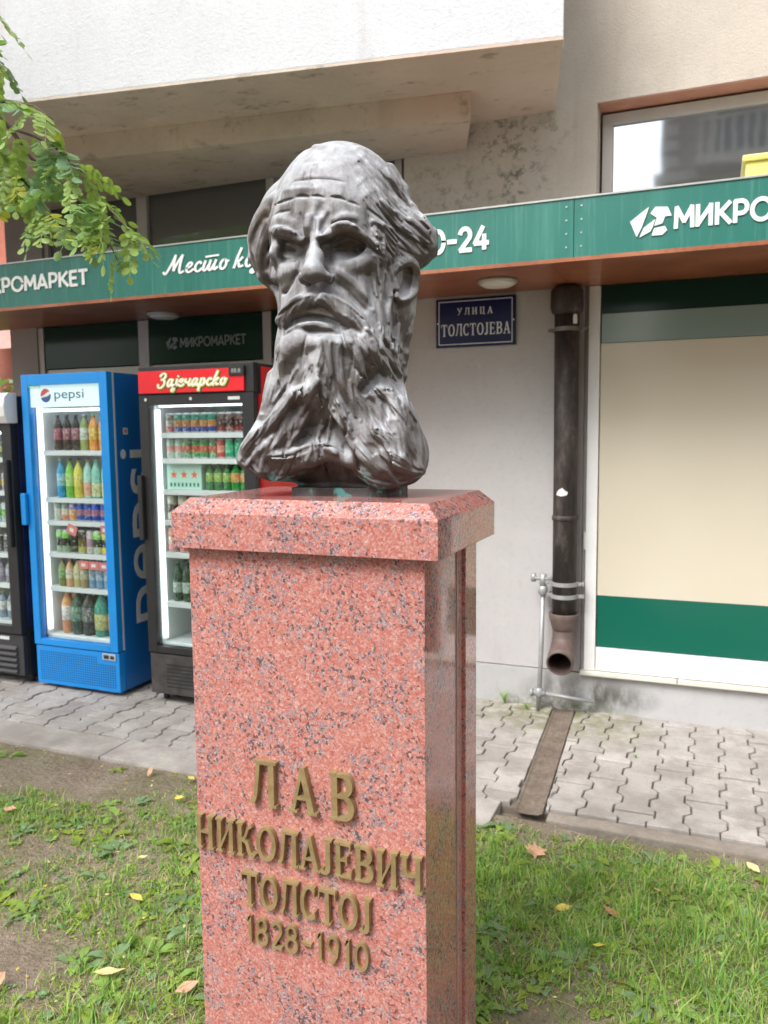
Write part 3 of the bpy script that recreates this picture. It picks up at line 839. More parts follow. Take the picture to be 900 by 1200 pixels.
def kit(root):
    def add(mb, name, mat, parent=None, **kw):
        o = mb.build(name, mat, **kw); link_parent(o, parent or root); return o
    return add

def cabinet(root, x0, x1, y0, y1, z0, z1, ix0, ix1, iz0, iz1, mo, add, mside=None, t=.03):
    """outer shell open at the front, white inside; y0 = front of the shell"""
    mb = MB()
    mb.box(x0, x1, y0, y1, z0, iz0 - t, 0)                      # plinth block
    mb.box(x0, x1, y0, y1, iz1 + t, z1, 0)                      # head block
    mb.box(x0, ix0 - .004, y0, y1, iz0 - t, iz1 + t, 0); mb.box(ix1 + .004, x1, y0, y1, iz0 - t, iz1 + t, 1 if mside else 0)
    mb.box(ix0 - .004, ix1 + .004, y1 - .03, y1, iz0 - t, iz1 + t, 0)
    add(mb, 'cabinet', [mo, mside or mo])
    mb = MB()
    mb.box(ix0 - .0038, ix0, y0 + .001, y1 - .031, iz0, iz1); mb.box(ix1, ix1 + .0038, y0 + .001, y1 - .031, iz0, iz1)
    mb.box(ix0, ix1, y1 - .05, y1 - .031, iz0, iz1)
    mb.box(ix0, ix1, y0 + .001, y1 - .031, iz0 - t + .001, iz0); mb.box(ix0, ix1, y0 + .001, y1 - .031, iz1, iz1 + t - .001)
    add(mb, 'liner', M_inner)

def door(root, x0, x1, z0, z1, y, fx0, fx1, fz0, fz1, mf, add, th=.05):
    """frame with opening fx/fz"""
    mb = MB()
    mb.box(x0, fx0, y, y + th, z0, z1); mb.box(fx1, x1, y, y + th, z0, z1)
    mb.box(fx0, fx1, y, y + th, z0, fz0); mb.box(fx0, fx1, y, y + th, fz1, z1)
    d = add(mb, 'door', mf, bevel=.004)
    g = MB(); g.box(fx0, fx1, y + .012, y + .016, fz0, fz1); o = g.build('glass', M_dglass); link_parent(o, d)
    return d

def shelf(add, x0, x1, y0, y1, z):
    mb = MB(); mb.box(x0, x1, y0, y0 + .012, z - .030, z); mb.box(x0, x1, y0 + .0122, y1, z - .012, z - .002)
    return add(mb, 'shelf', M_shelf)

# ---- blue cooler
PBX0, PBX1, PBY, PBZ = -3.975, -3.297, 3.83, 1.972
pb = empty('drinks_cooler', ((PBX0 + PBX1) / 2, 4.1, 0)); tag(pb, 'tall bright blue drinks cooler with a glass door full of soft drinks', 'cooler', 'coolers standing in front of the shop')
add = kit(pb)
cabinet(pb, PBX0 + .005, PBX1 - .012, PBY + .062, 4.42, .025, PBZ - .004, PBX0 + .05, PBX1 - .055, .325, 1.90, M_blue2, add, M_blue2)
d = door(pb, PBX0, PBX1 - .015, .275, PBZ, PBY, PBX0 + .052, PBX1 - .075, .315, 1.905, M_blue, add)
mb = MB(); mb.box(PBX0 + .004, PBX1 - .018, PBY + .0502, PBY + .0618, .28, PBZ - .006); mb2 = mb
gk = MB(); gk.box(PBX1 - .0275, PBX1 - .013, PBY + .0503, PBY + .0617, .28, PBZ - .006); gk.box(PBX0 + .004, PBX0 + .03, PBY + .0503, PBY + .0617, .28, PBZ - .006)
add(gk, 'gasket', M_rubber)
mb = MB(); mb.box(PBX0 + .052, PBX1 - .075, PBY + .018, PBY + .035, 1.772, 1.905); hd = add(mb, 'header_panel', M_header)
M_logo_txt = plain('grey_blue_lettering', (.10, .14, .22), .5); M_lr = plain('emblem_red', (.75, .03, .05), .4); M_lb = plain('emblem_blue', (.01, .05, .30), .4); M_lw = plain('emblem_white', (.85, .87, .88), .4)
o = text_obj('pepsi', .1, M_logo_txt, None, .001, .0006); fit(o, -3.728, -3.500, 1.803, 1.874, PBY + .0175); link_parent(o, hd)
def globe(cx, cz, r, y, parent, k=1.0):
    """round emblem: red above, white wave, blue below"""
    mb = MB(); n = 24
    top = lambda x: .28 + .30 * x + .10 * math.sin(2.4 * x); bot = lambda x: -.12 + .42 * x - .12 * math.sin(2.4 * x + .6)
    mb.wall([(cx + r * math.cos(2 * math.pi * i / n), cz + r * math.sin(2 * math.pi * i / n)) for i in range(n)], y - .0004, y, 0)
    xs = np.linspace(-.995, .995, 21)
    up = [(x, math.sqrt(1 - x * x)) for x in xs]
    for sgn, fn, mi in ((1, top, 1), (-1, bot, 2)):
        a = []; b = []
        for x in xs:
            h = math.sqrt(1 - x * x); q = max(-h, min(h, fn(x)))
            a.append((x, q)); b.append((x, sgn * h))
        for i in range(len(xs) - 1):
            quad = [a[i], a[i + 1], b[i + 1], b[i]] if sgn > 0 else [b[i], b[i + 1], a[i + 1], a[i]]
            if abs(quad[0][1] - quad[3][1]) < 1e-4 and abs(quad[1][1] - quad[2][1]) < 1e-4: continue
            mb.add([(cx + r * p[0], y - .0008, cz + r * p[1]) for p in quad], [(0, 1, 2, 3)], mi)
    o = mb.build('emblem', [M_lw, M_lr, M_lb]); link_parent(o, parent); return o
globe(-3.797, 1.842, .042, PBY + .0175, hd)
mb = MB(); mb.box(PBX0 + .052, PBX0 + .14, PBY + .005, PBY + .012, 1.895, 1.925); add(mb, 'sticker', plain('pale_green_sticker', (.35, .70, .45), .5))
o = text_obj('cooler', .02, M_lw, None, .0006, 0); bpy.data.objects.remove(o)
hn = MB(); hn.box(PBX0 - .028, PBX0 + .012, PBY - .028, PBY - .0005, 1.04, 1.24); o = hn.build('handle', M_blue, bevel=.008); link_parent(o, d)
# grille with rows of holes
mb = MB(); mb.box(PBX0 + .004, PBX1 - .016, PBY + .008, PBY + .06, .022, .268); gr = add(mb, 'grille', M_blue, bevel=.006)
mb = MB()
for i in range(34):
    for j in range(13):
        x = PBX0 + .035 + i * .0178; z = .048 + j * .0148
        if x > PBX1 - .19 and z > .19: continue
        mb.box(x, x + .009, PBY + .0068, PBY + .0079, z, z + .008)
o = mb.build('vent_holes', plain('vent_dark_blue', (.004, .07, .22), .6)); link_parent(o, gr); o['kind'] = 'stuff'
mb = MB(); mb.box(-3.435, -3.335, PBY + .001, PBY + .0078, .222, .262); cp_ = add(mb, 'controller', plain('controller_grey', (.45, .5, .55), .4), bevel=.002)
mb = MB(); mb.box(-3.425, -3.385, PBY - .0005, PBY + .0008, .230, .254); mb.box(-3.375, -3.345, PBY - .0005, PBY + .0008, .232, .252); o = mb.build('display', M_black); link_parent(o, cp_)
for z in (1.504, 1.208, 1.063 + .0, .858, .64, .331): shelf(add, PBX0 + .052, PBX1 - .058, 3.905, 4.36, z)
mb = MB(); mb.box(PBX0 + .056, PBX0 + .074, PBY + .07, PBY + .088, .36, 1.86); mb.box(PBX1 - .082, PBX1 - .066, PBY + .07, PBY + .086, .36, 1.86); add(mb, 'light_tube', M_led)
mb = MB(); mb.box(PBX0 + .075, PBX1 - .085, PBY + .07, PBY + .085, 1.745, 1.762); add(mb, 'light_tube', M_led)
for (x, z, w, h, rz) in ((-3.68, 1.010, .075, .06, .35), (-3.425, 1.018, .06, .055, 0), (-3.60, .795, .075, .05, 0), (-3.52, .793, .075, .05, 0), (-3.44, .791, .075, .05, 0)):
    mb = MB(); mb.box(-w / 2, w / 2, -.0015, .0015, -h / 2, h / 2, 0); mb.box(-w / 4, w / 5, -.0022, -.0016, -h / 5, h / 5, 1)
    o = mb.build('price_tag', [M_tag, M_tagw]); o.location = (x, 3.888, z + .0); o.rotation_euler = (0, rz, 0); o.parent = pb; o.matrix_parent_inverse = parent_world(pb).inverted()
for i in range(4):
    mb = MB(); mb.lathe([(.018, 0), (.018, .025)], 10, ((PBX0 + .05, PBX1 - .07)[i % 2], (3.93, 4.36)[i // 2], 0)); add(mb, 'foot', M_black)
# big white lettering on the side, reading upwards
o = text_obj('pepsi', .5, M_lw, None, .0015, .0)
a, b = bounds(o.data)
Lx, Lz = 1.09, .40
o.data.transform(Matrix.Diagonal((Lx / (b[0] - a[0]), 1, Lz / (b[2] - a[2]), 1)) @ Matrix.Translation((-a[0], 0, -a[2])))
# local x -> world z, local z -> world -y, front to +x
o.data.transform(Matrix(((0, -1, 0, PBX1 - .0112), (0, 0, -1, 4.322), (1, 0, 0, .420), (0, 0, 0, 1))))
link_parent(o, pb)
mb = MB(); mb.box(PBX1 - .0118, PBX1 - .0105, 3.955, 3.995, 1.60, 1.64, 0); mb.box(PBX1 - .0104, PBX1 - .0100, 3.964, 3.986, 1.609, 1.631, 1); o = mb.build('sticker', [M_tagw, M_tag]); o.location = (0, 0, 0); link_parent(o, pb)

# ---- red topped cooler
RDX0, RDX1, RDY, RDZ = -3.088, -2.312, 3.838, 1.985
rd = empty('drinks_cooler', ((RDX0 + RDX1) / 2, 4.1, 0)); tag(rd, 'black framed beer cooler with a red lettered header, half hidden by the pedestal', 'cooler', 'coolers standing in front of the shop')
add = kit(rd)
cabinet(rd, RDX0 + .004, RDX1, RDY + .055, 4.45, .05, RDZ - .004, RDX0 + .06, RDX1 - .07, .350, 1.785, M_black, add, M_red)
mb = MB(); mb.box(RDX1 + .0005, RDX1 + .004, RDY + .07, 4.45, .32, RDZ - .02); add(mb, 'side_sheet', M_red)
d = door(rd, RDX0, RDX1 - .008, .305, 1.822, RDY, RDX0 + .062, RDX1 - .082, .345, 1.765, M_black, add)
mb = MB(); mb.box(RDX0, RDX1 - .006, RDY + .002, RDY + .0548, 1.824, RDZ); add(mb, 'head', M_black, bevel=.006)
mb = MB(); mb.box(RDX0 + .010, RDX1 - .060, RDY - .012, RDY + .0018, 1.832, 1.958); hd = add(mb, 'header_panel', M_red, bevel=.003)
M_lgreen = plain('lettering_outline_green', (.01, .12, .03), .4); M_lyel = plain('lettering_shade_yellow', (.75, .60, .10), .4); M_cr = plain('lettering_cream', (.85, .84, .76), .4)
for (w, y, mt, dx, dz) in ((.52, -.0132, M_lgreen, .006, -.005), (.40, -.0140, M_lyel, .002, -.002), (.26, -.0148, M_cr, 0, 0)):
    m_, _ = script_word('Зајечарско', w, -.0006, 0)
    o = m_.build('lettering', mt)
    g = (w - .26) * .026
    fit(o, -2.945 - g + dx, -2.475 + g + dx, 1.838 - g + dz, 1.948 + g + dz, RDY + y); link_parent(o, hd)
mb = MB(); mb.box(RDX1 - .150, RDX1 - .055, RDY - .020, RDY + .0015, 1.915, 1.968); cb = add(mb, 'controller', M_black, bevel=.003)
o = text_obj('88.8', .02, plain('display_grey', (.35, .36, .34), .5), None, .0006, 0); fit(o, RDX1 - .132, RDX1 - .075, 1.93, 1.952, RDY - .0202); link_parent(o, cb)
for x in (RDX0 + .05, RDX0 + .36):
    mb = MB(); mb.tube([(x, RDY - .004, 1.797), (x, RDY + .002, 1.797)], .009, 12); o = mb.build('lock', M_rubber); link_parent(o, d)
mb = MB(); mb.box(RDX1 - .17, RDX1 - .095, RDY - .002, RDY - .0002, 1.785, 1.803); o = mb.build('badge', M_rubber); link_parent(o, d)
hn = MB(); hn.box(RDX0 - .012, RDX0 + .018, RDY - .03, RDY - .0005, .98, 1.36); o = hn.build('handle', M_black, bevel=.008); link_parent(o, d)
mb = MB(); mb.box(RDX0 + .006, RDX1 - .012, RDY + .006, RDY + .0545, .055, .298); gr = add(mb, 'kick_plate', M_scuff, bevel=.006)
mb = MB()
for j in range(7): mb.box(RDX0 + .12, RDX1 - .15, RDY + .0035, RDY + .0058, .10 + j * .022, .108 + j * .022)
o = mb.build('louvre', M_black); link_parent(o, gr)
for z in (1.606, 1.457, 1.273, 1.091, .898, .60, .356): shelf(add, RDX0 + .062, RDX1 - .073, 3.912, 4.39, z)
mb = MB(); mb.box(RDX0 + .066, RDX0 + .084, RDY + .065, RDY + .083, .38, 1.74); mb.box(RDX1 - .096, RDX1 - .078, RDY + .065, RDY + .083, .38, 1.74); add(mb, 'light_tube', M_led)
mb = MB(); mb.box(RDX0 + .09, RDX1 - .11, RDY + .065, RDY + .08, 1.755, 1.77); add(mb, 'light_tube', M_led)
for i in range(4):
    mb = MB(); mb.lathe([(.02, 0), (.02, .05)], 10, ((RDX0 + .05, RDX1 - .07)[i % 2], (3.93, 4.36)[i // 2], 0)); add(mb, 'foot', M_black)

# ---- dark cooler at the edge of the picture
LDX0, LDX1, LDY, LDZ = -4.70, -4.035, 3.79, 1.865
ld = empty('drinks_cooler', ((LDX0 + LDX1) / 2, 4.1, 0)); tag(ld, 'black drinks cooler with a white rounded header at the left edge', 'cooler', 'coolers standing in front of the shop')
add = kit(ld)
M_navy = plain('worn_navy_side', (.03, .035, .11), .4, var=.4)
cabinet(ld, LDX0, LDX1, LDY + .055, 4.38, .05, LDZ - .02, LDX0 + .06, LDX1 - .06, .40, 1.64, M_black, add, M_navy)
d = door(ld, LDX0, LDX1 - .006, .335, 1.672, LDY, LDX0 + .062, LDX1 - .085, .385, 1.625, M_black, add)
mb = MB(); n = 8
arcp = [(LDY - .035 + .0 * i, 1.680 + .0) for i in range(1)]
prof_ = [(LDY - .02, 1.676), (LDY - .045, 1.72), (LDY - .052, 1.78), (LDY - .04, 1.835), (LDY - .01, LDZ), (LDY + .054, LDZ), (LDY + .054, 1.676)]
v = [(LDX0, y, z) for y, z in prof_] + [(LDX1 + .004, y, z) for y, z in prof_]
k = len(prof_)
mb.add(v, [tuple(range(k)), tuple(range(k, 2 * k))[::-1]] + [(i, k + i, k + (i + 1) % k, (i + 1) % k) for i in range(k)])
add(mb, 'header', M_whitep, bevel=.006)
mb = MB(); mb.box(LDX0 + .005, LDX1 - .012, LDY + .015, LDY + .0545, .06, .325); gr = add(mb, 'louvre_panel', M_dgrey, bevel=.004)
for j in range(5):
    mb = MB(); mb.add([(LDX0 + .03, LDY + .012, .095 + j * .038), (LDX1 - .06, LDY + .012, .095 + j * .038), (LDX1 - .06, LDY - .006, .078 + j * .038), (LDX0 + .03, LDY - .006, .078 + j * .038),
                       (LDX0 + .03, LDY + .012, .101 + j * .038), (LDX1 - .06, LDY + .012, .101 + j * .038), (LDX1 - .06, LDY - .006, .084 + j * .038), (LDX0 + .03, LDY - .006, .084 + j * .038)],
                      [(0, 1, 2, 3), (4, 7, 6, 5), (3, 2, 6, 7), (0, 4, 5, 1), (1, 5, 6, 2), (0, 3, 7, 4)])
    o = mb.build('louvre', M_dgrey); link_parent(o, gr)
mb = MB(); mb.box(LDX1 - .20, LDX1 - .12, LDY + .006, LDY + .0148, .292, .312); o = mb.build('badge', M_rubber); link_parent(o, gr)
hn = MB(); hn.box(LDX1 - .045, LDX1 - .02, LDY - .03, LDY - .0005, .90, 1.45); o = hn.build('handle', M_black, bevel=.008); link_parent(o, d)
LSH = (1.46, 1.245, 1.04, .84, .64, .40)
for z in LSH: shelf(add, LDX0 + .062, LDX1 - .065, 3.875, 4.33, z)
mb = MB(); mb.box(LDX0 + .09, LDX1 - .11, LDY + .065, LDY + .08, 1.61, 1.625); add(mb, 'light_tube', emit_mat('dim_led_tube', (.9, .95, 1), 3.0))
for i in range(2):
    mb = MB(); mb.lathe([(.02, 0), (.02, .05)], 10, ((LDX0 + .05, LDX1 - .05)[i % 2], 3.9, 0)); add(mb, 'foot', M_black)

# ------------------------------------------------------------------ what stands inside the coolers
_mc = {}
def cmat(c, rough=.25, name='print'):
    key = (tuple(round(x, 3) for x in c), rough)
    if key not in _mc:
        m = NT(name + '_paint', rough, 0, c, .5)
        v = m.n('ShaderNodeTexVoronoi'); v.inputs['Scale'].default_value = 85; m.l(m.map((1, 1, .8)), v.inputs['Vector'])
        s_ = m.n('ShaderNodeSeparateColor'); m.l(v.outputs['Color'], s_.inputs[0])
        k_ = m.mix(m.ramp(s_.outputs[0], [(.66, 0.0), (.72, .38 if rough > .2 else .10)]), c, (.80, .80, .76))
        k_ = m.mix(m.ramp(s_.outputs[1], [(.70, 0.0), (.76, .45 if rough > .2 else .25)]), k_, tuple(q * .25 for q in c)); m.color(k_); _mc[key] = m.mat
    return _mc[key]
_me = {}
SILVER = (.62, .63, .65)
def can_mesh(c1, c2, c3, h, r):
    key = ('c', c1, c2, c3, h, r)
    if key not in _me:
        mb = MB(); mb.lathe([(r * .78, 0), (r, .008), (r, h * .30), (r, h * .62), (r, h - .012), (r * .80, h - .002), (r * .74, h - .004)], 14, mi=[3, 0, 1, 2, 3, 3])
        me = bpy.data.meshes.new('can'); me.from_pydata(mb.v, [], mb.f)
        for c in (c1, c2, c3, SILVER): me.materials.append(cmat(c))
        me.polygons.foreach_set('material_index', mb.m); me.polygons.foreach_set('use_smooth', [len(f) == 4 for f in mb.f]); me.update(); _me[key] = me
    return _me[key]
def bottle_mesh(body, label, cap, h, r, top=None, lz=(.30, .62)):
    key = ('b', body, label, cap, h, r, top, lz)
    if key not in _me:
        nr = r * .36
        top = top or body
        mb = MB(); mb.lathe([(r * .80, 0), (r, .010), (r, h * lz[0]), (r * 1.01, h * lz[0] + .001), (r * 1.01, h * lz[1]), (r, h * lz[1] + .001), (r * .97, h * .68), (r * .70, h * .78), (nr, h * .88), (nr, h * .945), (nr * 1.25, h * .946), (nr * 1.25, h * .996), (nr * .9, h)], 14,
                        mi=[0, 0, 1, 1, 1, 2, 2, 2, 2, 2, 3, 3])
        me = bpy.data.meshes.new('bottle'); me.from_pydata(mb.v, [], mb.f)
        for c, rr in ((body, .12), (label, .4), (top, .12), (cap, .4)): me.materials.append(cmat(c, rr))
        me.polygons.foreach_set('material_index', mb.m); me.polygons.foreach_set('use_smooth', [len(f) == 4 for f in mb.f]); me.update(); _me[key] = me
    return _me[key]
def item(kind, me, x, y, z, label, cat, group=None):
    o = bpy.data.objects.new(kind, me); o.location = (x, y, z + .0002); o.rotation_euler = (0, 0, random.uniform(0, 6)); link(o)
    return tag(o, label, cat, group)
def row(kind, specs, xs, y, z, where, cat, back=True):
    """specs: list of (mesh, look); alike neighbours share label and group"""
    from collections import Counter
    cnt = Counter(s[1] for s in specs)
    for (me, look), x in zip(specs, xs):
        yy = y + random.uniform(-.006, .006)
        item(kind, me, x + random.uniform(-.002, .002), yy, z, look + ' ' + where, cat, (look + 's ' + where) if cnt[look] > 1 else None)
        if back: item(kind, me, x + random.uniform(-.004, .004), yy + .078, z, kind + ' in the second row ' + where, cat, kind + 's in the second row ' + where)
DK, WH, RD_, GN, BL_, YE, OR = (.03, .012, .01), (.8, .8, .8), (.65, .03, .03), (.02, .25, .06), (.02, .06, .40), (.80, .62, .05), (.90, .35, .03)
def lin(a, b, n): return list(np.linspace(a, b, n))
# blue cooler
Yp = 3.955
cola = bottle_mesh(DK, (.45, .12, .16), (.05, .05, .1), .222, .027)
row('bottle', [(cola, 'dark cola bottle')] * 3 + [(bottle_mesh((.35, .45, .12), (.75, .8, .7), (.45, .4, .7), .222, .027), 'pale green bottle with a lilac cap'),
    (bottle_mesh(OR, (.95, .60, .08), (.1, .5, .2), .222, .028), 'orange drink bottle with a green cap'), (bottle_mesh((.92, .42, .03), (.95, .62, .10), (.85, .3, .25), .222, .028), 'orange drink bottle with a red cap')],
    lin(-3.815, -3.465, 6), Yp, 1.504, 'on the top shelf of the blue cooler', 'bottle')
row('bottle', [(bottle_mesh((.03, .40, .75), (.25, .65, .85), (.7, .75, .3), .245, .029), 'turquoise blue bottle'), (bottle_mesh((.25, .65, .08), (.5, .8, .2), (.1, .1, .1), .245, .029), 'lime green bottle'),
    (bottle_mesh((.80, .72, .10), (.85, .75, .10), (.1, .1, .1), .245, .030), 'yellow bottle'), (bottle_mesh((.45, .75, .65), (.85, .45, .30), (.8, .15, .12), .245, .030, None, (.05, .40)), 'clear bottle with peach label'),
    (bottle_mesh((.25, .60, .45), (.70, .70, .35), (.1, .4, .15), .245, .030, None, (.05, .38)), 'clear green bottle with a green cap'), (bottle_mesh((.40, .70, .55), (.85, .75, .25), (.85, .75, .1), .245, .030, None, (.05, .38)), 'clear bottle with yellow label')],
    lin(-3.805, -3.455, 6), Yp, 1.208, 'on the second shelf of the blue cooler', 'bottle')
bc = can_mesh((.02, .10, .50), (.50, .20, .28), (.03, .12, .60), .118, .0295)
row('can', [(can_mesh((.6, .7, .6), (.75, .7, .6), (.5, .6, .55), .118, .0295), 'pale can'), (can_mesh((.8, .3, .15), (.8, .7, .6), (.4, .5, .4), .118, .0295), 'pale and red can'), (can_mesh(OR, (.9, .55, .3), (.35, .3, .6), .118, .0295), 'orange can')]
    + [(bc, 'blue can with a red middle')] * 5, lin(-3.83, -3.405, 8), Yp - .01, 1.063, 'on the third shelf of the blue cooler', 'can')
row('can', [(can_mesh((.35, .5, .3), (.02, .02, .02), (.25, .7, .1), .150, .0285), 'black and green tall can')] * 2 + [(can_mesh((.05, .10, .05), (.02, .03, .02), (.03, .06, .03), .150, .0285), 'black tall can'),
    (can_mesh((.65, .6, .15), (.25, .2, .05), (.1, .08, .05), .150, .0285), 'black and gold tall can'), (can_mesh((.7, .65, .62), (.5, .3, .4), (.7, .6, .6), .150, .0285), 'white and lilac tall can'),
    (can_mesh((.6, .7, .5), (.03, .06, .02), (.30, .75, .15), .150, .0285), 'white and green tall can'), (can_mesh((.9, .7, .03), (.03, .03, .03), (.8, .7, .1), .150, .0285), 'yellow and black tall can'),
    (can_mesh((.1, .45, .8), (.05, .05, .05), (.8, .7, .3), .150, .0285), 'blue and black tall can')], lin(-3.83, -3.405, 8), Yp - .01, .858, 'on the fourth shelf of the blue cooler', 'can')
row('bottle', [(bottle_mesh((.25, .30, .08), (.2, .45, .1), (.5, .15, .1), .178, .027), 'olive green small bottle'), (bottle_mesh((.75, .45, .25), (.85, .75, .6), (.8, .3, .1), .178, .027), 'pale orange small bottle'),
    (bottle_mesh((.60, .55, .25), (.75, .70, .45), (.03, .03, .03), .178, .028), 'pale yellow small bottle with a black cap'), (bottle_mesh((.45, .35, .15), (.65, .6, .4), (.04, .03, .03), .178, .028), 'brownish small bottle with a black cap')]
    + [(bottle_mesh((.22, .40, .58), (.50, .68, .82), (.1, .15, .5), .178, .027), 'clear blue water bottle')] * 4, lin(-3.82, -3.405, 8), Yp - .01, .64, 'on the fifth shelf of the blue cooler', 'bottle')
row('bottle', [(bottle_mesh((.75, .30, .12), (.85, .75, .7), (.85, .4, .3), .285, .040, (.88, .42, .15)), 'orange and white tall bottle'), (bottle_mesh((.03, .09, .05), (.15, .30, .20), (.6, .2, .2), .285, .046), 'dark green large bottle with a red cap'),
    (bottle_mesh((.06, .06, .05), (.12, .14, .12), (.3, .3, .3), .285, .046), 'dark large bottle'), (bottle_mesh((.04, .30, .20), (.55, .55, .20), (.10, .45, .12), .285, .046, None, (.15, .50)), 'green large bottle with yellow label'),
    (bottle_mesh((.05, .32, .22), (.78, .45, .15), (.03, .05, .04), .285, .046, None, (.15, .50)), 'green large bottle with an orange label')],
    [-3.825, -3.735, -3.64, -3.545, -3.44], Yp + .015, .331, 'on the bottom shelf of the blue cooler', 'bottle')
# second row on the upper shelves, seen between the first
row('bottle', [(cola, 'dark cola bottle')] * 3, [-3.745, -3.675, -3.605], Yp + .16, 1.504, 'in the third row of the blue cooler', 'bottle', False)
# red topped cooler
Yr = 3.965
def rx(n, a=-2.975, b=-2.42): return lin(a, b, n)
gblue = can_mesh((.03, .06, .35), (.75, .32, .08), (.02, .35, .25), .118, .0295)
dred = can_mesh((.28, .03, .025), (.10, .035, .025), (.20, .10, .08), .118, .0295)
row('can', [(can_mesh((.6, .08, .05), (.6, .55, .5), (.30, .25, .2), .118, .0295), 'red and beige can')] + [(gblue, 'green and blue can with an orange spot')] * 5 + [(dred, 'dark red can')] * 4, rx(10, -2.965, -2.435), Yr, 1.606, 'on the top shelf of the beer cooler', 'can')
row('can', [(can_mesh((.55, .68, .58), (.70, .35, .30), (.5, .68, .58), .118, .0295), 'pale green can with a red star')] * 2 + [(can_mesh((.05, .38, .12), (.60, .12, .05), (.05, .32, .10), .118, .0295), 'green can with a red spot')] * 4
    + [(can_mesh((.60, .06, .05), (.75, .3, .2), (.55, .05, .05), .118, .0295), 'red can')] + [(can_mesh((.04, .40, .20), (.10, .50, .28), (.04, .38, .18), .118, .0295), 'plain green can')] * 3, rx(10, -2.965, -2.435), Yr, 1.457 - .0, 'on the second shelf of the beer cooler', 'can')
# carton of beer with three red stars
mb = MB(); mb.box(-.12, .12, -.055, .055, 0, .158, 0)
for sx in (-.072, 0, .072):
    st = [(sx + (.026 if k % 2 == 0 else .011) * math.cos(math.pi / 2 + k * math.pi / 5), .088 + (.026 if k % 2 == 0 else .011) * math.sin(math.pi / 2 + k * math.pi / 5)) for k in range(10)]
    mb.wall(st, -.0560, -.0552, 1)
for sx in np.linspace(-.10, .09, 8): mb.box(sx, sx + .013, -.0558, -.0551, .018, .040, 2)
o = mb.build('beer_carton', [plain('carton_board', (.50, .74, .64), .4, var=.04), plain('carton_star_red', (.80, .16, .05), .4), plain('carton_print_green', (.02, .20, .10), .4)]); o.location = (-2.865, Yr + .03, 1.2732)
tag(o, 'pale green beer carton with three red stars on the third shelf', 'carton')
bg_ = bottle_mesh((.03, .22, .05), (.35, .55, .12), (.6, .6, .4), .160, .027)
bg2 = bottle_mesh((.03, .28, .05), (.70, .35, .12), (.5, .6, .2), .160, .029)
row('bottle', [(bg_, 'green beer bottle')] * 3 + [(bg2, 'green beer bottle with an orange label')] * 3, rx(6, -2.70, -2.41), Yr, 1.273, 'on the third shelf of the beer cooler', 'bottle')
row('can', [(can_mesh((.58, .52, .36), (.10, .08, .06), (.60, .55, .40), .150, .031), 'beige tall can with a dark band')] * 5 + [(can_mesh((.30, .45, .15), (.5, .5, .3), (.35, .5, .2), .150, .031), 'green and beige tall can')] * 2, rx(8)[:7], Yr, 1.091, 'on the fourth shelf of the beer cooler', 'can')
row('can', [(can_mesh((.65, .12, .08), (.75, .60, .45), (.62, .16, .06), .150, .031), 'orange red tall can')] * 3, rx(8)[:3], Yr, .898, 'on the fifth shelf of the beer cooler', 'can')
dg_ = bottle_mesh((.010, .065, .022), (.42, .52, .45), (.02, .12, .05), .238, .031, None, (.22, .48))
row('bottle', [(dg_, 'dark green beer bottle')] * 4, [-2.955, -2.885, -2.815, -2.745], Yr, .60, 'on the lower shelf of the beer cooler', 'bottle')
row('bottle', [(bottle_mesh((.02, .15, .03), (.40, .42, .08), (.05, .2, .05), .210, .029, None, (.25, .5)), 'green beer bottle with a yellow label')] * 2, [-2.835, -2.768], Yr, .356, 'on the bottom shelf of the beer cooler', 'bottle')
row('bottle', [(dg_, 'dark green beer bottle')] * 3, [-2.93, -2.85, -2.78], Yr + .16, .60, 'in the third row of the beer cooler', 'bottle', False)
# dark cooler, only its right end is in view
Yl = 3.93
ls = [('bottle', bottle_mesh((.1, .2, .12), (.6, .55, .2), (.2, .3, .5), .12, .026), 'green small bottle'), ('can', can_mesh((.45, .3, .45), (.75, .6, .15), (.6, .5, .6), .118, .0295), 'lilac and yellow can'),
      ('can', can_mesh((.5, .65, .7), (.3, .65, .15), (.6, .7, .7), .13, .033), 'pale tub with a green band'), ('can', can_mesh((.10, .10, .12), (.2, .2, .2), (.1, .1, .1), .118, .03), 'black can'),
      ('bottle', bottle_mesh((.35, .33, .4), (.55, .5, .6), (.5, .5, .55), .15, .03), 'greyish small bottle'), ('bottle', bottle_mesh((.25, .33, .40), (.75, .75, .75), (.7, .7, .3), .18, .03), 'blue grey bottle with a white label')]
for (kn, me, look), z in zip(ls, LSH):
    k_ = LSH.index(z)
    row(kn, [(me, look)] * 3, lin(-4.33, -4.175, 3), Yl, z, 'on the %s shelf of the black cooler' % ('top', 'second', 'third', 'fourth', 'fifth', 'bottom')[k_], kn)
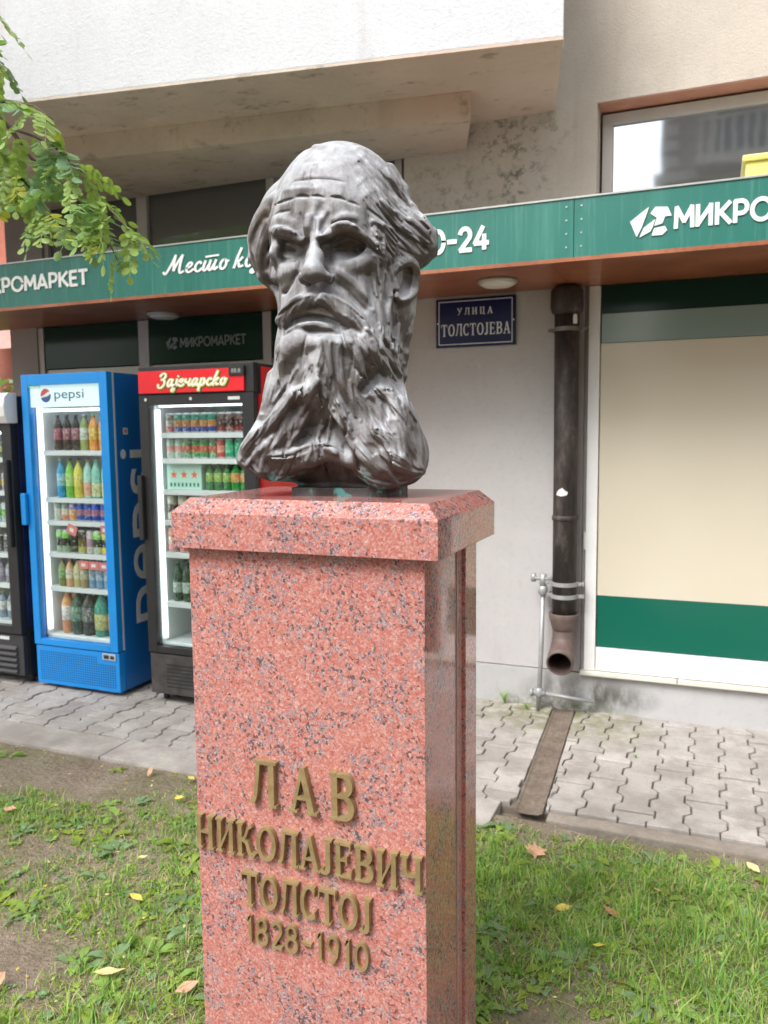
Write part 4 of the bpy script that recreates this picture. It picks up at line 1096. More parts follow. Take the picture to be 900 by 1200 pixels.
# ------------------------------------------------------------------ granite pedestal
def granite_mat(name='red_granite'):
    m = NT(name, .07, 0, (.5, .2, .15), .5)
    wob = m.n('ShaderNodeVectorMath'); wob.operation = 'ADD'
    wn = m.n('ShaderNodeTexNoise'); wn.inputs['Scale'].default_value = 70; wn.inputs['Detail'].default_value = 3; m.l(m.co, wn.inputs['Vector'])
    sc_ = m.n('ShaderNodeVectorMath'); sc_.operation = 'SCALE'; sc_.inputs['Scale'].default_value = .012; m.l(wn.outputs['Color'], sc_.inputs[0])
    m.l(m.co, wob.inputs[0]); m.l(sc_.outputs[0], wob.inputs[1]); P = wob.outputs[0]
    def cell(scale, loc):
        v = m.n('ShaderNodeTexVoronoi'); v.inputs['Scale'].default_value = scale
        m.l(m.map(loc=loc, src=P), v.inputs['Vector'])
        s_ = m.n('ShaderNodeSeparateColor'); m.l(v.outputs['Color'], s_.inputs[0]); return s_.outputs
    c1 = cell(185, (0, 0, 0)); c2 = cell(108, (3, 1, 2)); c3 = cell(290, (5, 5, 1))
    red = m.ramp(c1[0], [(0, (.32, .100, .085)), (.3, (.40, .138, .112)), (.6, (.46, .195, .165)), (.85, (.47, .26, .235)), (1, (.49, .35, .32))])
    red = m.mix(.45, red, m.ramp(c3[0], [(0, (.33, .090, .070)), (.5, (.48, .165, .135)), (1, (.58, .34, .30))]))
    # grey-violet feldspar grains, gathered in clouds
    cloud = m.noise(13, 4, .6)
    thr = m.math('ADD', c2[1], m.math('MULTIPLY', m.math('SUBTRACT', cloud, .5), 2.1))
    grey = m.ramp(c3[1], [(0, (.13, .10, .115)), (.5, (.27, .20, .215)), (1, (.42, .33, .34))])
    base = m.mix(m.ramp(thr, [(.74, 0.0), (.80, .80)]), red, grey)
    thr2 = m.math('ADD', c1[2], m.math('MULTIPLY', m.math('SUBTRACT', cloud, .5), .8))
    base = m.mix(m.ramp(thr2, [(.89, 0.0), (.94, .80)]), base, (.075, .055, .060))
    base = m.mix(m.ramp(c3[2], [(.965, 0.0), (.985, .4)]), base, (.66, .55, .50))
    m.color(base)
    m.rough(m.ramp(m.noise(9, 4, .6), [(.35, .05), (.75, .13)]))
    return m.mat
M_gran = granite_mat()
CX0, CX1, CYF, CYB = -1.093, -.479, 1.45, 1.885
SX0, SX1, SYF, SYB = -1.069, -.516, 1.478, 1.857
ped = empty('pedestal', (-.786, 1.667, 0)); tag(ped, 'polished red granite pedestal with raised brass lettering under the bust', 'pedestal')
def pp(mb, name, mat, **kw):
    o = mb.build(name, mat, **kw); link_parent(o, ped); return o
mb = MB(); i_ = .030
mb.add([(CX0, CYF, 1.352), (CX1, CYF, 1.352), (CX1, CYB, 1.352), (CX0, CYB, 1.352), (CX0, CYF, 1.430), (CX1, CYF, 1.430), (CX1, CYB, 1.430), (CX0, CYB, 1.430),
        (CX0 + i_, CYF + i_, 1.460), (CX1 - i_, CYF + i_, 1.460), (CX1 - i_, CYB - i_, 1.460), (CX0 + i_, CYB - i_, 1.460)],
       [(3, 2, 1, 0), (0, 1, 5, 4), (1, 2, 6, 5), (2, 3, 7, 6), (3, 0, 4, 7), (4, 5, 9, 8), (5, 6, 10, 9), (6, 7, 11, 10), (7, 4, 8, 11), (8, 9, 10, 11)])
pp(mb, 'cap_slab', M_gran, bevel=.0018)
ya, yb_ = 1.682, 1.765                      # groove in the side between front and back block
mb = MB(); mb.box(SX0, SX1, SYF, ya, -.05, 1.3515); pp(mb, 'front_block', M_gran, bevel=.0022)
mb = MB(); mb.box(SX0 + .009, SX1 - .009, ya + .0005, yb_, -.05, 1.351); M_gran2 = granite_mat('honed_granite'); M_gran2.node_tree.nodes['Principled BSDF'].inputs['Roughness'].default_value = .5
for l_ in list(M_gran2.node_tree.links):
    if l_.to_socket.name == 'Roughness' and l_.to_node.type == 'BSDF_PRINCIPLED': M_gran2.node_tree.links.remove(l_)
pp(mb, 'recessed_core', M_gran2)
mb = MB(); mb.box(SX0, SX1, yb_ + .0005, SYB, -.05, 1.3515); pp(mb, 'back_block', M_gran, bevel=.0022)
M_joint = plain('joint_mortar', (.40, .36, .33), .8)
mb = MB(); mb.box(SX1 - .0088, SX1 - .0065, ya + .038, ya + .041, 0, 1.35); pp(mb, 'joint', M_joint)
mb = MB(); mb.box(SX0 - .10, SX1 + .10, SYF - .08, SYB + .10, -.12, -.034); pp(mb, 'footing', M_kerb, bevel=.01)
mbr = NT('aged_brass', .45, .45, (.25, .19, .10), .5)
kb = mbr.ramp(mbr.noise(30, 4, .6), [(.3, (.25, .18, .085)), (.6, (.39, .295, .145)), (.8, (.30, .24, .13))]); mbr.color(kb); mbr.bump(mbr.noise(120, 3), .15, .002)
M_brass = mbr.mat
serif_word('ЛАВ', -.920, -.667, .787, .103, SYF, .015, M_brass, ped, gap=.34)
serif_word('НИКОЛАЈЕВИЧ', -1.068, -.519, .661, .078, SYF, .014, M_brass, ped, gap=.05)
serif_word('ТОЛСТОЈ', -.950, -.633, .548, .077, SYF, .014, M_brass, ped, gap=.07)
serif_word('1828-1910', -.946, -.640, .458, .064, SYF, .011, M_brass, ped, gap=.07)

# ------------------------------------------------------------------ rain pipe with bell and outlet
mi_ = NT('tarred_iron', .6, .2, (.05, .045, .045), .4)
ki_ = mi_.ramp(mi_.noise(11, 5, .7, mi_.map((1, 1, .35))), [(.32, (.022, .018, .018)), (.52, (.055, .045, .042)), (.64, (.11, .095, .088)), (.78, (.20, .18, .165))])
mi_.color(ki_); mi_.bump(mi_.noise(45, 5, .7), .5, .004); M_iron = mi_.mat
M_clay = plain('rusty_clay_pipe', (.125, .088, .076), .6, var=.25, nscale=20, bump=.3)
M_galv = plain('pale_galvanised_steel', (.40, .405, .41), .45, .4, var=.12, nscale=25)
pcx, pcy = -.742, WY - .105
dp = empty('drainpipe', (pcx, pcy, .25)); tag(dp, 'blackened rain pipe on the wall ending in a rusty open elbow', 'drainpipe')
def dd(mb, name, mat, **kw):
    o = mb.build(name, mat, **kw); link_parent(o, dp); return o
mb = MB(); mb.tube([(pcx - .003, pcy, 2.37), (pcx, pcy, 1.5), (pcx, pcy, .52)], .066, 24); dd(mb, 'pipe', M_iron, smooth=True)
mb = MB(); mb.lathe([(.068, 2.22), (.082, 2.235), (.088, 2.26), (.088, 2.345), (.078, 2.36), (.066, 2.365)], 24, (pcx - .003, pcy, 0)); dd(mb, 'socket', M_iron, smooth=True)
mb = MB(); mb.lathe([(.0665, 1.10), (.072, 1.105), (.072, 1.125), (.0665, 1.13)], 24, (pcx, pcy, 0)); dd(mb, 'joint_ring', M_iron, smooth=True)
mb = MB(); mb.lathe([(.060, .470), (.068, .50), (.080, .545), (.084, .575), (.080, .580), (.069, .572)], 24, (pcx, pcy, 0)); dd(mb, 'bell', M_clay, smooth=True)
# elbow, open towards the street
path = [(pcx, pcy, .50), (pcx, pcy, .44), (pcx + .001, pcy - .012, .40), (pcx + .002, pcy - .045, .363), (pcx + .003, pcy - .095, .340), (pcx + .004, pcy - .15, .326)]
mb = MB(); mb.tube(path, [.062, .064, .068, .072, .073, .073], 24, cap=False)
inner_start = len(mb.v)
mb2 = MB(); mb2.tube(path[1:], [.050, .058, .062, .063, .063], 24, cap=False)
b = len(mb.v); mb.v += mb2.v; mb.f += [tuple(k + b for k in f[::-1]) for f in mb2.f]; mb.m += [1] * len(mb2.f)
oe = 5 * 24; ie = b + 4 * 24
for k in range(24): mb.f.append((oe + k, oe + (k + 1) % 24, ie + (k + 1) % 24, ie + k)); mb.m.append(0)
mb.f.append(tuple(b + k for k in range(24))); mb.m.append(1)
M_bore = plain('dark_pipe_bore', (.035, .018, .014), .8)
dd(mb, 'elbow', [M_clay, M_bore], smooth=True)
def strap(z, r=.069, w=.022, ears=.04, m=M_galv):
    mb = MB(); n = 28
    mb.lathe([(r, z), (r, z + w)], n, (pcx, pcy, 0), cap=False); mb.lathe([(r + .004, z - .0), (r + .004, z + w)], n, (pcx, pcy, 0))
    mb.box(pcx - r - ears, pcx - r + .01, pcy + .0, pcy + .006, z + .001, z + w - .001); mb.box(pcx + r - .01, pcx + r + ears, pcy + .0, pcy + .006, z + .001, z + w - .001)
    for sx in (-1, 1): mb.tube([(pcx + sx * (r + ears * .6), pcy - .012, z + w / 2), (pcx + sx * (r + ears * .6), pcy + .10, z + w / 2)], .005, 8)
    return mb
dd(strap(2.13, ears=.035), 'bracket', plain('dull_steel', (.20, .18, .17), .5, .4))
dd(strap(.735), 'bracket', M_galv); dd(strap(.665), 'bracket', M_galv)
mb = MB(); mb.lathe([(.011, 2.165), (.012, 2.19), (.010, 2.21), (.004, 2.215)], 10, (pcx + .050, pcy - .055, 0)); dd(mb, 'white_cap', plain('white_plastic_cap', (.75, .75, .74), .5))
mp_ = MB()
mp_.wall([(pcx - .040, 1.245), (pcx - .012, 1.238), (pcx + .018, 1.246), (pcx + .024, 1.262), (pcx + .008, 1.270), (pcx - .006, 1.285), (pcx - .024, 1.276), (pcx - .036, 1.262)], -.0012, 0)
for k, vv in enumerate(mp_.v):
    xx = vv[0] - pcx; mp_.v[k] = (vv[0], pcy - math.sqrt(.0669 ** 2 - xx * xx) + vv[1], vv[2])
dd(mp_, 'paper_scrap', plain('torn_white_paper', (.80, .80, .80), .7))
mb = MB(); mb.wall([(-.650, .93), (-.628, .925), (-.612, .95), (-.622, .985), (-.634, .99), (-.637, 1.03), (-.652, 1.03)], WY - .0165, WY - .0122); 
tag(mb.build('plaster_patch', plain('white_filler', (.62, .63, .62), .8)), 'small torn white patch stuck beside the drainpipe', 'patch')
# thin galvanised stand pipe beside it
sp_ = empty('conduit', (-.86, WY - .06, 0)); tag(sp_, 'thin galvanised pipe with fittings standing left of the drainpipe', 'pipe')
def ee(mb, name, **kw):
    o = mb.build(name, M_galv, **kw); link_parent(o, sp_); return o
cx_, cy_ = -.885, WY - .10
mb = MB(); mb.tube([(cx_ + .002, cy_, -.02), (cx_ + .014, cy_ + .004, .30), (cx_ + .022, cy_ + .006, .68)], .0135, 12); ee(mb, 'riser', smooth=True)
mb = MB(); mb.lathe([(.017, .67), (.026, .675), (.026, .72), (.017, .725)], 12, (cx_ + .022, cy_ + .006, 0)); mb.tube([(cx_ - .03, cy_ + .006, .765), (cx_ + .085, cy_ + .006, .765)], .012, 10); mb.tube([(cx_ + .022, cy_ + .006, .72), (cx_ + .022, cy_ + .006, .79)], .020, 10)
mb.tube([(cx_ - .032, cy_ + .006, .745), (cx_ - .032, cy_ + .006, .79)], .014, 8); ee(mb, 'top_fitting', smooth=True)
mb = MB(); mb.lathe([(.016, .075), (.024, .08), (.024, .125), (.016, .13)], 10, (cx_ + .006, cy_, 0)); mb.tube([(cx_ - .035, cy_, .10), (cx_ + .045, cy_, .10)], .018, 10)
mb.tube([(cx_ - .040, cy_ - .003, .10), (cx_ - .028, cy_ - .003, .10)], .026, 8); ee(mb, 'bottom_fitting', smooth=True)
mb = MB(); mb.tube([(cx_ + .030, cy_, .100), (cx_ + .20, cy_ + .01, .085), (cx_ + .31, cy_ + .03, .075)], .012, 10); ee(mb, 'side_run', smooth=True)

# ------------------------------------------------------------------ lawn: grass, weeds, fallen leaves
def fbm(x, y):
    return (np.sin(1.9 * x + 1.3) * np.sin(2.3 * y + .4) + .6 * np.sin(4.1 * x - 2.2 * y + 2) * np.sin(3.7 * y + 1.1 * x) + .35 * np.sin(9.3 * x + 1.7) * np.sin(8.1 * y - 2.5 * x + .6)) / 1.95
def density(x, y):
    d = .58 + .62 * fbm(x * 1.25 + .4, y * 1.3)
    d = d - 1.3 * np.exp(-(((x + 2.95) / .75) ** 2 + ((y - 2.86) / .27) ** 2))      # trodden soil by the left kerb
    d = d - 1.0 * np.exp(-(((x + .30) / .26) ** 2 + ((y - 1.95) / .17) ** 2))        # bare soil at the pedestal
    d = d - .8 * np.exp(-(((x + 1.95) / .32) ** 2 + ((y - 1.75) / .16) ** 2))
    d = d - .55 * np.exp(-(((x + 2.5) / .3) ** 2 + ((y - 2.25) / .14) ** 2))
    d = d - .6 * np.clip((y - 3.08) / .1, 0, 2) * (x > -1.0) - .9 * np.clip((y - 2.98) / .1, 0, 2) * (x < -1.0)
    d = d + .35 * np.exp(-(((x + .55) / .5) ** 2 + ((y - 2.7) / .35) ** 2)) + .3 * np.exp(-(((x - .1) / .5) ** 2 + ((y - 2.5) / .3) ** 2)) + .28 * np.exp(-(((x + 1.55) / .4) ** 2 + ((y - 2.4) / .5) ** 2))
    return np.clip(d, 0, 1.15)
def zsoil(x, y):
    return -.022 + .012 * np.sin(2.1 * x + .7) * np.sin(2.7 * y + 1.1) + .007 * np.sin(7.3 * x + 2.1 * y) * np.sin(5.9 * y - 1.3 * x)
def scatter(n, x0, x1, y0, y1, p=1.0):
    x = rng.uniform(x0, x1, n); y = rng.uniform(y0, y1, n)
    k = rng.uniform(0, 1, n) < density(x, y) ** p
    k &= ~((x > SX0 - .02) & (x < SX1 + .02) & (y > SYF - .02) & (y < SYB + .02))
    return x[k], y[k]
def blade_mesh(name, n, area, hmin, hmax, w, mats, tuft=True, lean=.7, weights=None):
    x, y = scatter(n, *area)
    if tuft:                                     # gather blades into tufts
        nt_ = max(1, len(x) // 16); tx = x[:nt_]; ty = y[:nt_]
        k = rng.integers(0, nt_, len(x)); g = rng.uniform(0, 1, len(x)) < .62
        x = np.where(g, tx[k] + rng.normal(0, .020, len(x)), x); y = np.where(g, ty[k] + rng.normal(0, .020, len(x)), y)
        hs = np.where(g, (rng.uniform(.75, 1.5, nt_))[k], .8)
    else: hs = np.ones(len(x))
    kk_ = (y < 3.19); x, y, hs = x[kk_], y[kk_], hs[kk_]
    n = len(x); z = zsoil(x, y) - .004
    h = rng.uniform(hmin, hmax, n) * hs * (.65 + .5 * density(x, y)); a = rng.uniform(0, 2 * np.pi, n); ln = rng.uniform(.1, 1.0, n) * lean * h
    ww = w * rng.uniform(.6, 1.3, n)
    dx, dy = np.cos(a), np.sin(a); sx, sy = -dy, dx
    tw = rng.uniform(-.5, .5, n); sx, sy = sx * np.cos(tw) + dx * np.sin(tw), sy * np.cos(tw) + dy * np.sin(tw)
    def P(t, wk, side): 
        o = ln * t ** 1.8
        return np.stack([x + dx * o + side * sx * ww * wk, y + dy * o + side * sy * ww * wk, z + h * (t - .28 * t * t * (ln / h))], -1)
    V = np.stack([P(0, .8, -1), P(0, .8, 1), P(.45, 1, -1), P(.45, 1, 1), P(.8, .6, -1), P(.8, .6, 1), P(1.0, .06, -1), P(1.0, .06, 1)], 1).reshape(-1, 3)
    b = np.arange(n)[:, None] * 8
    F = np.concatenate([b + np.array([0, 1, 3, 2]), b + np.array([2, 3, 5, 4]), b + np.array([4, 5, 7, 6])], 1).reshape(-1, 4)
    mi = np.repeat(rng.choice(len(mats), n, p=weights), 3)
    return tag(np_mesh(name, V, F, mats, smooth=True, midx=mi), kind='stuff')
def leaf_mat(name, c, rough=.5, trans=.42, var=.25):
    m = NT(name, rough, 0, c, .35)
    m.color(m.ramp(m.noise(7, 3, .6), [(.3, tuple(x * (1 - var) for x in c)), (.7, tuple(min(1, x * (1 + var)) for x in c))]))
    t = m.n('ShaderNodeBsdfTranslucent'); t.inputs[0].default_value = (min(1, c[0] * 1.3), min(1, c[1] * 1.4), c[2] * .6, 1)
    mx = m.n('ShaderNodeMixShader'); mx.inputs[0].default_value = trans
    m.l(m.b.outputs[0], mx.inputs[1]); m.l(t.outputs[0], mx.inputs[2]); m.l(mx.outputs[0], m.t.nodes['Material Output'].inputs[0])
    return m.mat
G1, G2, G3, G4 = leaf_mat('grass_fresh', (.24, .41, .085)), leaf_mat('grass_deep', (.13, .29, .075)), leaf_mat('grass_light', (.38, .52, .12)), leaf_mat('grass_straw', (.55, .48, .28))
blade_mesh('grass', 140000, (-3.7, 1.0, 1.45, 3.20), .015, .043, .0018, [G1, G2, G3, G4], lean=1.25, weights=[.34, .24, .24, .18])
blade_mesh('grass', 3000, (-1.1, 1.0, 2.0, 2.95), .040, .080, .0017, [G1, G2, G3], lean=1.1, weights=[.5, .25, .25])
blade_mesh('grass', 14000, (-6.4, 3.4, -.5, 3.1), .03, .07, .0022, [G1, G2, G3, G4], weights=[.4, .25, .25, .10])
blade_mesh('dry_straw', 14000, (-3.7, 1.0, 1.45, 3.12), .02, .06, .0010, [G4, leaf_mat('straw_brown', (.25, .18, .10))], tuft=False, lean=2.6, weights=[.6, .4])
# broad leaved weeds in rosettes
def leafshape(n=5, lob=0.0):
    ts = np.linspace(0, 1, n + 1); wv = np.sin(np.pi * ts ** .8) ** .8
    wv = wv * (1 + lob * np.sin(ts * 17)); return ts, wv
def weeds(name, count, area, lmin, lmax, wr, mats, per=(5, 9), lob=0.0, rise=.5, pts=None):
    V = []; F = []; MI = []; base = 0
    x, y = scatter(count, *area)
    if pts is not None: x = np.concatenate([x, [p[0] for p in pts]]); y = np.concatenate([y, [p[1] for p in pts]])
    ts, wv = leafshape(5, lob)
    for i in range(len(x)):
        if y[i] > 3.2: continue
        z0 = float(zsoil(x[i], y[i])); big = random.uniform(.6, 1.25)
        mat_i = random.randrange(len(mats))
        for k in range(random.randint(*per)):
            a = random.uniform(0, 6.283); L = random.uniform(lmin, lmax) * big; r = random.uniform(.15, 1.0) * rise
            dx, dy = math.cos(a), math.sin(a); wd = L * wr; st = random.uniform(0, .35) * L
            for j, t in enumerate(ts):
                d = st + L * t * .9; zz = z0 + .004 + r * L * (1.5 * t - 1.35 * t * t) + st * r * .8
                for s in (-1, 0, 1):
                    V.append((x[i] + dx * d - dy * wd * wv[j] * s, y[i] + dy * d + dx * wd * wv[j] * s, zz + (abs(s) * .14 * wd * wv[j])))
                if j < len(ts) - 1:
                    q = base + j * 3
                    F.append((q, q + 1, q + 4, q + 3)); F.append((q + 1, q + 2, q + 5, q + 4)); MI += [mat_i, mat_i]
            base += 3 * len(ts)
    return tag(np_mesh(name, np.array(V), np.array(F), mats, smooth=True, midx=MI), kind='stuff')
W1, W2, W3 = leaf_mat('weed_leaf_fresh', (.30, .45, .12)), leaf_mat('weed_leaf_dull', (.25, .37, .20)), leaf_mat('weed_leaf_yellow', (.30, .40, .07))
weeds('broad_weeds', 750, (-3.6, 1.0, 1.5, 3.12), .035, .075, .20, [W1, W2, W3], lob=.22, pts=[(-2.62, 2.98), (-3.45, 2.95), (-3.25, 2.93), (-2.3, 2.6), (-2.05, 2.2)])
weeds('small_round_weeds', 4200, (-3.6, 1.0, 1.5, 3.12), .010, .022, .42, [W1, W2, W3], per=(4, 9), rise=.9)
# little green tufts at the foot of the wall
mbt = []
def tuft(x, y, h, n, name, label):
    V = []; F = []; b = 0
    for k in range(n):
        a = random.uniform(0, 6.28); l = random.uniform(.3, .9) * h; hh = h * random.uniform(.5, 1); w = .0022
        for t in (0, .5, 1):
            for s in (-1, 1): V.append((x + math.cos(a) * l * t ** 1.6 - math.sin(a) * w * s * (1.1 - t), y + math.sin(a) * l * t ** 1.6 * .5 + math.cos(a) * w * s * (1.1 - t), hh * t))
        F += [(b, b + 1, b + 3, b + 2), (b + 2, b + 3, b + 5, b + 4)]; b += 6
    tag(np_mesh(name, np.array(V), np.array(F), [G1], smooth=True), label, 'weed')
tuft(-1.09, WY - .06, .10, 26, 'wall_weed', 'small green weed growing where the wall meets the paving')
tuft(-.95, WY - .10, .035, 22, 'wall_weed', 'low green weed at the foot of the thin pipe')
tuft(-.30, 3.98, .022, 16, 'joint_weed', 'tiny dark weed in a joint of the paving')
# fallen leaves
def fallen(kind, x, y, s, rz, c, label, curl=.35, maple=False):
    key = ('fl', kind, tuple(c), maple)
    if key not in _me:
        if maple:
            ou = [(0, -.5), (.10, -.22), (.45, -.30), (.36, -.05), (.58, .12), (.30, .18), (.28, .38), (.10, .28), (0, .62), (-.10, .28), (-.30, .36), (-.28, .14), (-.55, .05), (-.34, -.08), (-.40, -.34), (-.10, -.22)]
        else:
            ou = [(0, -.6), (.16, -.35), (.26, -.05), (.24, .22), (.10, .50), (0, .62), (-.12, .48), (-.25, .20), (-.24, -.08), (-.14, -.38)]
        v = [(0, 0, 0)] + [(a, b_, curl * (a * a * 1.6 + b_ * b_ * .35) + .05 * math.sin(7 * a + 5 * b_)) for a, b_ in ou]
        f = [(0, i + 1, (i + 1) % len(ou) + 1) for i in range(len(ou))]
        me = bpy.data.meshes.new('fallen_leaf'); me.from_pydata(v, [], f); me.materials.append(leaf_mat('fallen_leaf', c, .6, .15)); me.update(); _me[key] = me
    o = bpy.data.objects.new('fallen_leaf', _me[key]); link(o)
    o.location = (x, y, float(zsoil(np.array(x), np.array(y))) + random.uniform(.022, .034) if y < 3.2 else .004); o.scale = (s, s, s); o.rotation_euler = (random.uniform(-.35, .35), random.uniform(-.35, .35), rz)
    return tag(o, label, 'leaf', 'fallen leaves on the lawn')
YL, YP, BR, OP = (.72, .58, .12), (.78, .68, .34), (.48, .26, .14), (.62, .36, .24)
for (x, y, s, rz, c, lb, mp2) in (
    (-.585, 2.94, .085, .3, OP, 'large pinkish brown curled leaf lying on the grass near the gutter end', True),
    (-.26, 2.62, .075, 1.2, BR, 'brown curled leaf half sunk in the grass below the gutter leaf', False),
    (-.42, 2.60, .055, 2.2, YL, 'narrow yellow leaf beside the brown one in the grass', False),
    (.185, 3.10, .060, .6, YP, 'pale leaf close to the paving edge on the right', False),
    (-.28, 2.42, .040, 1.9, YL, 'small bright yellow leaf in the middle of the right lawn', False),
    (-.02, 2.04, .050, .5, YP, 'cream yellow pair of leaves right of the long grass, left one', False),
    (.03, 2.05, .044, 2.0, YL, 'cream yellow pair of leaves right of the long grass, right one', False),
    (-.475, 1.90, .055, 1.0, YL, 'bright yellow leaf on the bare soil beside the pedestal', False),
    (-.455, 1.96, .038, 2.7, YP, 'small pale leaf just behind the bright yellow one on bare soil', False),
    (-.20, 1.86, .034, .2, YP, 'whitish leaf scrap on the bare soil right of the pedestal', False),
    (-.13, 2.80, .032, .9, OP, 'tiny brownish leaf near the top of the right lawn', False),
    (-1.62, 1.77, .085, 2.4, YP, 'large pale yellow leaf at the bottom left of the lawn', False),
    (-1.63, 2.30, .040, .9, YP, 'round pale leaf in the middle of the left lawn', False),
    (-1.80, 2.12, .055, 1.4, YL, 'yellow leaf in the thin grass of the left lawn', False),
    (-1.26, 1.93, .060, .5, YP, 'pale leaf standing beside the left edge of the pedestal', False),
    (-1.36, 1.80, .058, 2.5, OP, 'orange tinted leaf low beside the pedestal', False),
    (-2.72, 2.44, .060, 1.7, OP, 'orange yellow leaf near the left edge of the lawn', False),
    (-2.42, 2.98, .050, .3, OP, 'small brown leaf on the bare soil below the left kerb', False),
    (-2.20, 3.0, .045, 1.1, YL, 'yellow leaf among weeds below the left kerb', False),
    (-1.95, 2.34, .036, 2.8, YP, 'tiny pale leaf left of the round one', False),
    (-1.90, 1.62, .060, .2, OP, 'orange brown leaf in the bottom left corner', False),
    (-2.12, 2.80, .044, 1.8, YL, 'yellow leaf lying in the far grass left of the pedestal', False)):
    fallen('leaf', x, y, s, rz, c, lb, maple=mp2)
# little pale specks: crumbs of dry leaf nobody could count
V = []; F = []; MI = []
for i in range(900):
    x, y = random.uniform(-3.6, 1.0), random.uniform(1.5, 3.18)
    if SX0 - .02 < x < SX1 + .02 and SYF - .02 < y < SYB + .02: continue
    z = float(zsoil(np.array(x), np.array(y))) + random.uniform(.003, .028); s = random.uniform(.003, .010); a = random.uniform(0, 6.28); b = len(V)
    for k in range(4): V.append((x + s * math.cos(a + k * 1.57) * (1 if k % 2 else .55), y + s * math.sin(a + k * 1.57) * (1 if k % 2 else .55), z + random.uniform(-.3, .3) * s))
    F.append((b, b + 1, b + 2, b + 3)); MI.append(random.randrange(3))
tag(np_mesh('leaf_litter', np.array(V), np.array(F), [leaf_mat('litter_yellow', YL), leaf_mat('litter_pale', YP), leaf_mat('litter_brown', BR)], midx=MI), kind='stuff')

# ------------------------------------------------------------------ locust tree hanging in from the left
M_bark = plain('tree_bark', (.10, .075, .055), .9, var=.35, nscale=14, bump=.6, bscale=30)
T_ = (-3.55, 1.30)
tr = empty('locust_tree', (T_[0], T_[1], 0)); tag(tr, 'tree with small oval feathered leaves reaching in at the upper left', 'tree')
mb = MB(); mb.tube([(T_[0], T_[1], -.08), (T_[0] + .01, T_[1], .5), (T_[0] - .03, T_[1] + .02, 1.6), (T_[0] + .02, T_[1] + .04, 2.7), (T_[0] + .05, T_[1] + .05, 4.2), (T_[0], T_[1], 5.6)], [.16, .125, .11, .10, .07, .03], 14)
o = mb.build('trunk', M_bark, smooth=True); link_parent(o, tr)
def at(u, v, Y):
    d = CF + CR * (u - 450) / CAM_F - CU * (v - 600) / CAM_F
    return Vector((0, 0, CAM_H)) + Vector(d) * (Y / d[1])
LV1, LV2, LV3 = leaf_mat('leaf_mid', (.19, .31, .11), .40, .30), leaf_mat('leaf_bright', (.30, .42, .13), .40, .35), leaf_mat('leaf_bluish', (.18, .31, .17), .38, .25)
LV4 = leaf_mat('leaf_yellow', (.42, .46, .06), .45, .35)
def compound_leaf(seed, mats):
    """rachis with paired oval leaflets, along +x, drooping, 1 m long before scaling"""
    r = random.Random(seed); v = []; f = []; mi = []
    n = 7
    def P(t): return Vector((t, .05 * math.sin(2 * t + seed), -.28 * t * t))
    for k in range(8):
        a, b_ = P(k / 8), P((k + 1) / 8); q = len(v)
        v += [tuple(a + Vector((0, -.008, 0))), tuple(a + Vector((0, .008, 0))), tuple(b_ + Vector((0, .008, 0))), tuple(b_ + Vector((0, -.008, 0)))]; f.append((q, q + 1, q + 2, q + 3)); mi.append(0)
    items_ = [(P(.18 + .78 * k / n), s) for k in range(n) for s in (-1, 1)] + [(P(1.0), 0)]
    for c, s in items_:
        L = .225 * r.uniform(.8, 1.12); w = L * .34
        ang = s * r.uniform(1.05, 1.35) if s else r.uniform(-.2, .2)
        d = Vector((math.cos(ang), math.sin(ang), r.uniform(-.30, .05))).normalized(); sd_ = d.cross(Vector((0, 0, 1))).normalized()
        up = sd_.cross(d); roll = r.uniform(-.5, .5); sd_ = (sd_ * math.cos(roll) + up * math.sin(roll)); nn = d.cross(sd_)
        q = len(v); m_ = 1 if r.random() < .2 else 0
        prof2 = [(0, 0), (.18, .62), (.45, 1.0), (.75, .85), (.94, .42), (1.0, 0)]
        mid = [c + d * (t * L) - Vector((0, 0, .10 * L * t * t)) for t, _ in prof2]
        for (t, ww), p in zip(prof2, mid):
            v += [tuple(p - sd_ * w * ww * 1.0 + nn * w * ww * .22), tuple(p), tuple(p + sd_ * w * ww + nn * w * ww * .22)]
        for k in range(5):
            a = q + 3 * k; f += [(a, a + 1, a + 4, a + 3), (a + 1, a + 2, a + 5, a + 4)]; mi += [m_, m_]
    me = bpy.data.meshes.new('leaf'); me.from_pydata(v, [], f)
    for m_ in mats: me.materials.append(m_)
    me.polygons.foreach_set('material_index', mi); me.polygons.foreach_set('use_smooth', [True] * len(f)); me.update(); return me
LM = [compound_leaf(s, ms) for s, ms in ((1, (LV1, LV2)), (2, (LV3, LV1)), (3, (LV2, LV4)), (4, (LV1, LV3)), (5, (LV2, LV1)), (6, (LV4, LV2)))]
YT = 2.05
